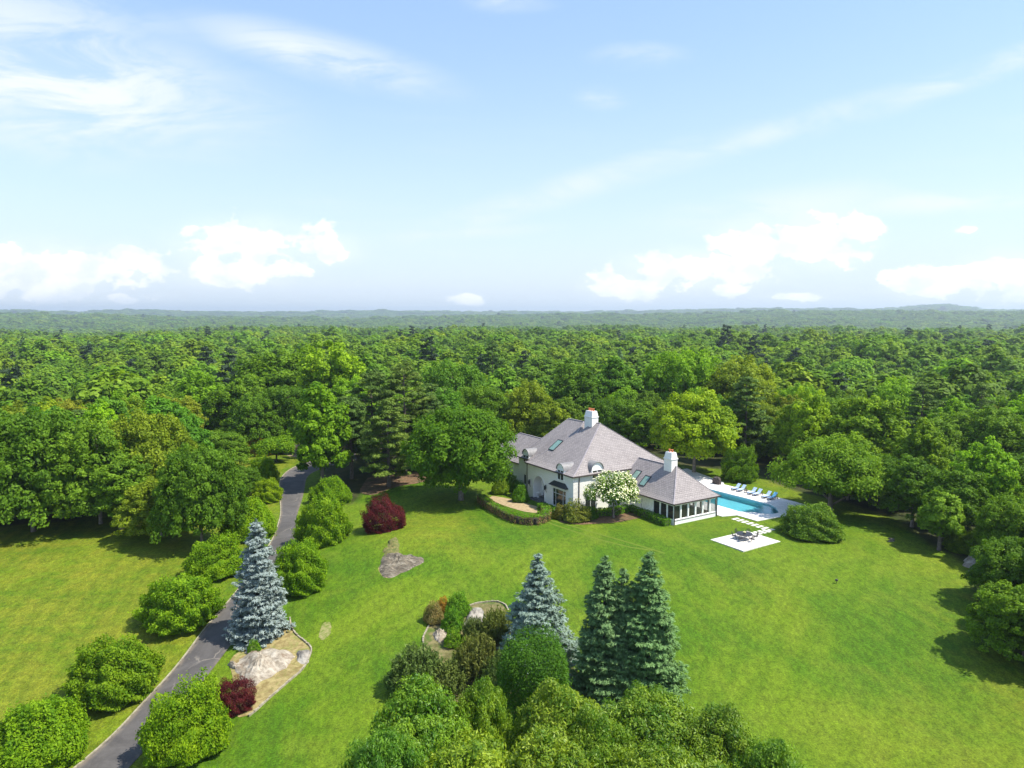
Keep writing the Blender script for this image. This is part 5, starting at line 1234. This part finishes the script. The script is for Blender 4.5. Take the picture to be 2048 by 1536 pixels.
# ================================================================ WOODS
WP = {}
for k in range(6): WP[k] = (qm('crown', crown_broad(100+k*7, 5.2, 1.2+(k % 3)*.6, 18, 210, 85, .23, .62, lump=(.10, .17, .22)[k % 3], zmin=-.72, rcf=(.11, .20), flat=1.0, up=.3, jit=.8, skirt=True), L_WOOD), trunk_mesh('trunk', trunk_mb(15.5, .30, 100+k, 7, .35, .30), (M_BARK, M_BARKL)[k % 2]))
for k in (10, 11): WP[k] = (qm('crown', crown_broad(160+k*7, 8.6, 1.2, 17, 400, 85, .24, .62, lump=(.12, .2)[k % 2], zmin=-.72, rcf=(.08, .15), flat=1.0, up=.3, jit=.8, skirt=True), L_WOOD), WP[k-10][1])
def mkpine(s):
    q, t, l = crown_pine(s, 20, 4.4, 5, 40, .32); return quads_mesh('crown', q, t, L_PINE), trunk_mesh('trunk', trunk_mb(19.5, .3, s, lmb=l), M_BARK)
for k in (6, 7): WP[k] = mkpine(200+k)
WP[8] = (qm('crown', crown_spruce(210, 17, 3.6, 34, 14, needle=.33), L_BLUEG), trunk_mesh('trunk', trunk_mb(16, .2, 3, lmb=[]), M_BARKD))
R0s = {6: 4.6, 7: 4.6, 8: 3.7, 10: 9.2, 11: 9.2}; H0s = {6: 20.3, 7: 20.3, 8: 17.2, 10: 17.5, 11: 17.5}
DK, MD, BR, OL, YG, CO = (.76, .83, .85), (1, 1, 1), (1.35, 1.38, .95), (1.45, 1.10, 1.1), (1.75, 1.55, .9), (.85, .98, 1.3)
HAND = [  # px, top, Y, width px, proto, colour, label
 (50, 806, -1064, 240, 10, DK, 'big dark oak at the edge of the left-hand field'), (-70, 842, 108, 230, 1, DK, 'dark oak cut off by the left-hand edge of the view'), (190, 842, -1048, 190, 11, MD, 'mid green oak behind the field edge, next to the big dark one'),
 (292, 822, -1022, 180, 3, OL, 'yellowish green oak with a tall rounded crown behind the field'), (395, 884, -1094, 166, 10, DK, 'low wide dark oak reaching down to the driveway bushes'), (318, 955, -1072, 150, 11, OL, 'olive crown hanging low over the far end of the field'),
 (480, 930, 118, 80, 0, DK, 'small dark tree tucked behind the bushes by the drive bend'), (120, 930, 110, 150, 3, DK, 'low dark crown at the shaded edge of the field'), (235, 900, -1058, 130, 1, MD, 'mid green crown between the big dark oak and the olive one'),
 (430, 858, 138, 130, 2, MD, 'round mid green tree behind the low dark oak'), (505, 790, 158, 120, 3, DK, 'dark tall tree rising over the clearing beyond the bend'), (575, 765, 165, 120, 0, DK, 'dark broad tree above the kitchen garden'),
 (540, 688, 186, 150, 4, MD, 'tallest broad tree on the skyline above the drive bend'), (660, 680, 180, 150, 2, YG, 'tall bright yellow-green tree breaking the skyline'), (480, 745, 176, 110, 5, MD, 'mid green tree beside the tallest skyline tree'), (625, 790, 160, 100, 1, BR, 'bright crown just below the yellow-green skyline tree'),
 (690, 745, 152, 100, 5, BR, 'bright leafy tree rising behind the shorter pine'), (400, 742, 178, 120, 3, BR, 'bright tree in the wood behind the round mid green one'), (330, 765, 170, 120, 0, MD, 'broad tree behind the yellowish oak'),
 (905, 722, 176, 150, 1, CO, 'cool green broad tree behind the big maple'), (965, 765, 160, 120, 4, MD, 'mid green tree between the big maple and the garage roof'), (985, 686, 262, 60, 6, DK, 'dark pine spire standing out of the far canopy'), (1062, 762, 158, 130, 5, OL, 'airy willow-like tree behind the garage roof'),
 (1100, 800, 150, 90, 2, OL, 'light green tree just left of the tall chimney'), (1150, 728, 180, 130, 3, DK, 'dark rounded tree above the main roof ridge'), (1235, 706, 186, 130, 0, CO, 'cool green tree above the tall chimney'), (1225, 790, 160, 100, 4, DK, 'dark leafy tree right behind the tall chimney'), (1290, 800, 155, 90, 1, MD, 'mid green tree over the right slope of the main roof'),
 (1362, 690, 184, 170, 2, BR, 'tallest bright tree behind the round yellow-green tree'), (1478, 716, 180, 190, 3, OL, 'huge olive tree above the round yellow-green tree'), (1420, 790, 158, 110, 5, DK, 'dark tree wedged behind the round yellow-green tree'), (1520, 800, 156, 120, 0, OL, 'olive tree over the loungers'), (1560, 850, 146, 90, 4, DK, 'dark tree behind the wide spreading pool tree'),
 (1605, 770, 172, 130, 1, BR, 'bright tree above the wide spreading pool tree'), (1700, 790, 158, 150, 2, MD, 'broad mid green tree beyond the pool tree'), (1790, 760, 168, 150, 5, BR, 'bright tree in the second rank above the shady wood edge'), (1640, 850, 146, 110, 3, DK, 'dark crown right behind the pool tree'), (1740, 870, 140, 120, 4, DK, 'dark green tree at the wood edge past the pool tree'),
 (1810, 870, 132, 140, 0, DK, 'dark leafy tree leaning over the shady lawn edge'), (1890, 830, 136, 150, 3, MD, 'tall tree behind the small upright tree'), (1985, 815, 132, 170, 1, MD, 'tall tree above the boulders'), (1905, 910, 118, 120, 5, DK, 'dark tree just behind the loose shrub and boulders'), (1980, 940, 104, 120, 2, MD, 'leafy tree at the wood edge over the boulders'),
 (2040, 985, 84, 150, 4, MD, 'glossy green tree leaning in at the frame edge over the boulders'), (2035, 1070, -1215, 165, 0, DK, 'nearest big green tree overhanging the open lawn'), (2058, 1165, -1315, 190, 2, MD, 'lowest green tree over the lawn at the frame edge, below the boulders'),
 (1700, 892, -1000, 120, 5, DK, 'dark shady tree directly behind the trunk of the pool tree'), (1765, 902, -1016, 120, 2, DK, 'dark shady tree where the lawn narrows past the pool tree'), (1832, 905, -1054, 120, 1, DK, 'dark shady tree just before the small upright tree'), (1915, 925, -1086, 110, 4, DK, 'dark shady tree rising behind the loose shrub'), (2090, 900, 108, 200, 3, DK, 'dark tree cut off by the frame edge'),
]
placed = []
WG = 'woodland trees around the lawn'
def wtree(x, y, z, r, h, k, col, label, cat=None):
    nm = {6: 'pine_tree', 7: 'pine_tree', 8: 'spruce_tree'}.get(k, 'broadleaf_tree')
    cat = {6: 'pine tree', 7: 'pine tree', 8: 'spruce'}.get(k, 'tree')
    if r/h > .42 and k < 6: k = 10+k % 2
    R0, H0 = R0s.get(k, 5.6), H0s.get(k, 18.6)
    t = tag(empty(nm, (x, y, z-.2), random.Random(x*7+y).uniform(0, 6.28), (r/R0, r/R0, h/H0)), label, cat, WG)
    mobj('crown', WP[k][0], t, col); mobj('trunk', WP[k][1], t); placed.append((x, y, r)); return t
for px, top, Y, wpx, k, col, lb in HAND:
    d = ray(px, top)
    if Y < 0: Y = gp(px, -Y)[1]
    t = Y/d[1]; x, zt = d[0]*t, CAMH+d[2]*t; z = gz(x, Y); D = depth(x, Y, zt); wtree(x, Y, z, wpx/2*D/F*1.04, max(zt-z, 5), k, col, lb)
occ = [(x, y, r) for x, y, r in placed]+[(*ground_depth(*b)[:2], r) for b, r in [((922, 1000), 9), ((1388, 945), 8), ((645, 975), 5)]]+[(-24, 133, 9), (-28, 130, 5)]
rs = np.random.RandomState(77); cand = []
s = 7.6
for gx in np.arange(-330, 330, s):
    for gy in np.arange(30, 420, s):
        x, y = gx+rs.uniform(-.42, .42)*s, gy+rs.uniform(-.42, .42)*s
        if abs(x) > y*.80+14: continue
        cand.append((x, y))
cand = np.array(cand); sdl = sdist(cand[:, 0], cand[:, 1], LAWN); cand = cand[sdl < -4.5]
hx = (cand[:, 0]-OX)*UX+(cand[:, 1]-OY)*UY; hv = (cand[:, 0]-OX)*VX+(cand[:, 1]-OY)*VY
cand = cand[~((hx > -36) & (hx < 24) & (hv > -6) & (hv < 42))]
keep = []
for x, y in cand:
    if any((x-a)**2+(y-b)**2 < (r*.95+2.2)**2 for a, b, r in occ): continue
    # young growth keeps clear of the view of the open fore-edges
    keep.append((x, y))
cand = np.array(keep); dist = np.hypot(cand[:, 0], cand[:, 1]); order = np.argsort(dist); cand = cand[order]
NIND = 296-len(HAND)-8
LM = [(-200, 'the frame edge beyond the field'), (50, 'the big dark oak by the field'), (190, 'the field-edge oak next to the biggest'), (292, 'the yellowish oak behind the field'), (412, 'the low dark oak by the driveway'), (500, 'the spruce tip by the driveway'), (575, 'the drive bend'), (650, 'the bright tree before the pines'), (742, 'the tall dark pine'), (810, 'the bare-footed pine'), (925, 'the big maple trunk'), (1045, 'the garage roof'), (1120, 'the roof skylight'), (1185, 'the tall chimney'), (1250, 'the flowering dogwood'), (1345, 'the short chimney'), (1400, 'the round yellow-green tree'), (1445, 'the covered barbecue'), (1510, 'the middle loungers'), (1590, 'the pool steps'), (1660, 'the pool tree trunk'), (1770, 'the shady lawn edge'), (1878, 'the small upright tree'), (1950, 'the boulders'), (2200, 'the frame edge beyond the boulders')]
ORD = ['nearest', 'second', 'third', 'fourth', 'fifth', 'sixth', 'seventh', 'eighth', 'ninth', 'tenth', 'eleventh', 'twelfth', 'thirteenth', 'fourteenth', 'fifteenth', 'sixteenth', 'seventeenth', 'eighteenth', 'nineteenth', 'twentieth']
cnt = {}
PAL = [(DK, 'dark green'), (MD, 'mid green'), (MD, 'mid green'), (BR, 'bright green'), (OL, 'olive'), (CO, 'cool green'), (DK, 'dark green'), (YG, 'yellow-green'), (OL, 'olive'), (BR, 'bright green')]
for i, (x, y) in enumerate(cand[:NIND]):
    z = gz(x, y); k = int(rs.choice([0, 1, 2, 3, 4, 5, 6, 7, 8], p=[.15, .15, .15, .15, .15, .15, .05, .05, .0])); r = rs.uniform(4.3, 6.4); h = rs.uniform(12.5, 17.5)
    if k >= 6: r *= .85; h *= 1.06
    px = proj(x, y, z+h)[0]; j = min(range(len(LM)), key=lambda q: abs(LM[q][0]-px)); c = cnt.get(j, 0); cnt[j] = c+1
    p, pn = PAL[rs.randint(len(PAL))]; p = tuple(v*rs.uniform(.88, 1.12) for v in p)
    nm = 'pine' if k in (6, 7) else 'spruce' if k == 8 else 'woodland tree'
    if k >= 6: pn = 'dark'; p = (1, 1, 1)
    wtree(x, y, z, r, h, k, p, '%s %s, %s back in line with %s' % (pn, nm, ORD[min(c, 19)], LM[j][1]))
rest = cand[NIND:]
# ---- everything farther away: one canopy of instanced trees
pts = list(map(tuple, rest))
def ring(s, y0, y1):
    n0 = len(pts); nx = int(y1*.86/s)
    for ix in range(-nx, nx+1):
        for iy in range(int(y0*.55/s), int(y1/s)+1):
            x, y = (ix+rs.uniform(-.45, .45))*s, (iy+rs.uniform(-.45, .45))*s; r_ = math.hypot(x, y)
            if y0 <= r_ < y1 and abs(x) < y*.82+20 and not (r_ < 420 and y < 420 and abs(x) < 330): pts.append((x, y))
ring(10.0, 300, 760); ring(11.0, 760, 1500); ring(14, 1500, 2700); ring(30, 2700, 4800); ring(55, 4800, 6500); ring(85, 6500, 9900)
pts = np.array(pts); rad = np.hypot(pts[:, 0], pts[:, 1]); n = len(pts)
Z = hgt(pts[:, 0], pts[:, 1])
kinds = rs.rand(n); idx = np.where(rad < 620, rs.randint(0, 4, n), rs.randint(4, 8, n)); idx = np.where(kinds < .03, 8, np.where(kinds < .042, 9, idx))
scl = np.where(rs.rand(n) < .2, 1.25, 1)*rs.uniform(.78, 1.35, n)*np.where(rad > 1500, 1.55, np.where(rad > 420, 1.2, 1.0)); far_ = np.where(rad > 6500, 6.5, np.where(rad > 4800, 4.2, np.where(rad > 2700, 2.3, 1.0)))/1.25; far_ = np.maximum(far_, 1); scl = scl*far_; hs = np.where(rad > 1500, scl*.72/np.sqrt(far_)/np.sqrt(far_)*(1+.18*(far_-1)), scl*.88)*rs.uniform(.85, 1.12, n)
SRC = bpy.data.collections.new('woodland_kinds')
def src(name, qt, m): o = bpy.data.objects.new(name, quads_mesh(name, qt[0], qt[1], m)); SRC.objects.link(o)
for k in range(4): src('canopy_%02d' % k, crown_broad(300+k*5, 5.7, 3.5, 17, 80, 48, .48, .7, lump=.18, zmin=-.25, rcf=(.16, .27), jit=.45, flat=1.0), L_FAR)
for k in range(4): src('canopy_%02d' % (4+k), crown_broad(330+k*5, 5.9, 5.0, 17, 36, 24, .85, .8, lump=.2, zmin=-.05, rcf=(.2, .32), jit=.35, inner=.05, flat=1.0), L_FAR)
q, t, _ = crown_pine(350, 20, 3.6, 5, 22, .75); k_ = np.random.RandomState(1).rand(len(q)) < .30; src('canopy_08', (q[k_], t[k_]), leaf_mat('needle_far', (.022, .044, .018), (.05, .08, .035), trans=.1))
q, t = crown_spruce(351, 18, 3.2, 20, 9, needle=.6); k_ = np.random.RandomState(1).rand(len(q)) < .35; src('canopy_09', (q[k_], t[k_]), L_BLUEG)
me = bpy.data.meshes.new('forest'); me.vertices.add(n); me.vertices.foreach_set('co', np.stack([pts[:, 0], pts[:, 1], Z-.5], 1).astype(np.float32).ravel())
for nm, ty, v in (('pick', 'INT', idx.astype(np.int32)), ('turn', 'FLOAT', rs.uniform(0, 6.28, n).astype(np.float32))):
    at = me.attributes.new(nm, ty, 'POINT'); at.data.foreach_set('value', v)
at = me.attributes.new('size', 'FLOAT_VECTOR', 'POINT'); at.data.foreach_set('vector', np.stack([scl, scl, hs], 1).astype(np.float32).ravel()); me.update()
fo = tag(mobj('forest', me), 'unbroken green forest canopy stretching to the hills', kind='stuff')
ng = bpy.data.node_groups.new('canopy', 'GeometryNodeTree'); ng.interface.new_socket('Geometry', in_out='INPUT', socket_type='NodeSocketGeometry'); ng.interface.new_socket('Geometry', in_out='OUTPUT', socket_type='NodeSocketGeometry')
N_ = ng.nodes; gi = N_.new('NodeGroupInput'); go = N_.new('NodeGroupOutput'); ip = N_.new('GeometryNodeInstanceOnPoints'); ci = N_.new('GeometryNodeCollectionInfo')
ci.inputs['Collection'].default_value = SRC; ci.inputs['Separate Children'].default_value = True; ci.inputs['Reset Children'].default_value = True
def na(nm, ty): a = N_.new('GeometryNodeInputNamedAttribute'); a.data_type = ty; a.inputs['Name'].default_value = nm; return a.outputs['Attribute']
cx = N_.new('ShaderNodeCombineXYZ'); ng.links.new(na('turn', 'FLOAT'), cx.inputs[2])
m2p = N_.new('GeometryNodeMeshToPoints'); ng.links.new(gi.outputs[0], m2p.inputs[0])
ng.links.new(m2p.outputs[0], ip.inputs['Points']); ng.links.new(ci.outputs[0], ip.inputs['Instance']); ip.inputs['Pick Instance'].default_value = True
ng.links.new(na('pick', 'INT'), ip.inputs['Instance Index']); ng.links.new(cx.outputs[0], ip.inputs['Rotation']); ng.links.new(na('size', 'FLOAT_VECTOR'), ip.inputs['Scale']); ng.links.new(ip.outputs[0], go.inputs[0])
md = fo.modifiers.new('canopy', 'NODES'); md.node_group = ng
print('forest instances', n, 'individual', NIND)

# ================================================================ AIR
HAZE = 1.1e-4
hz = MB(); hz.box(-12500, 12500, -600, 14500, -140, 190)
def haze_mat():
    m = bpy.data.materials.new('air'); m.use_nodes = True; g = NT(m.node_tree); o = g.n('ShaderNodeOutputMaterial')
    v = g.n('ShaderNodeVolumePrincipled', None, Color=rgb(.72, .84, .94), Density=HAZE, Anisotropy=.3)
    g.nt.links.new(v.outputs[0], o.inputs['Volume']); return m
if HAZE: tag(hz.build('haze', haze_mat()), 'thin blue summer haze', kind='stuff')
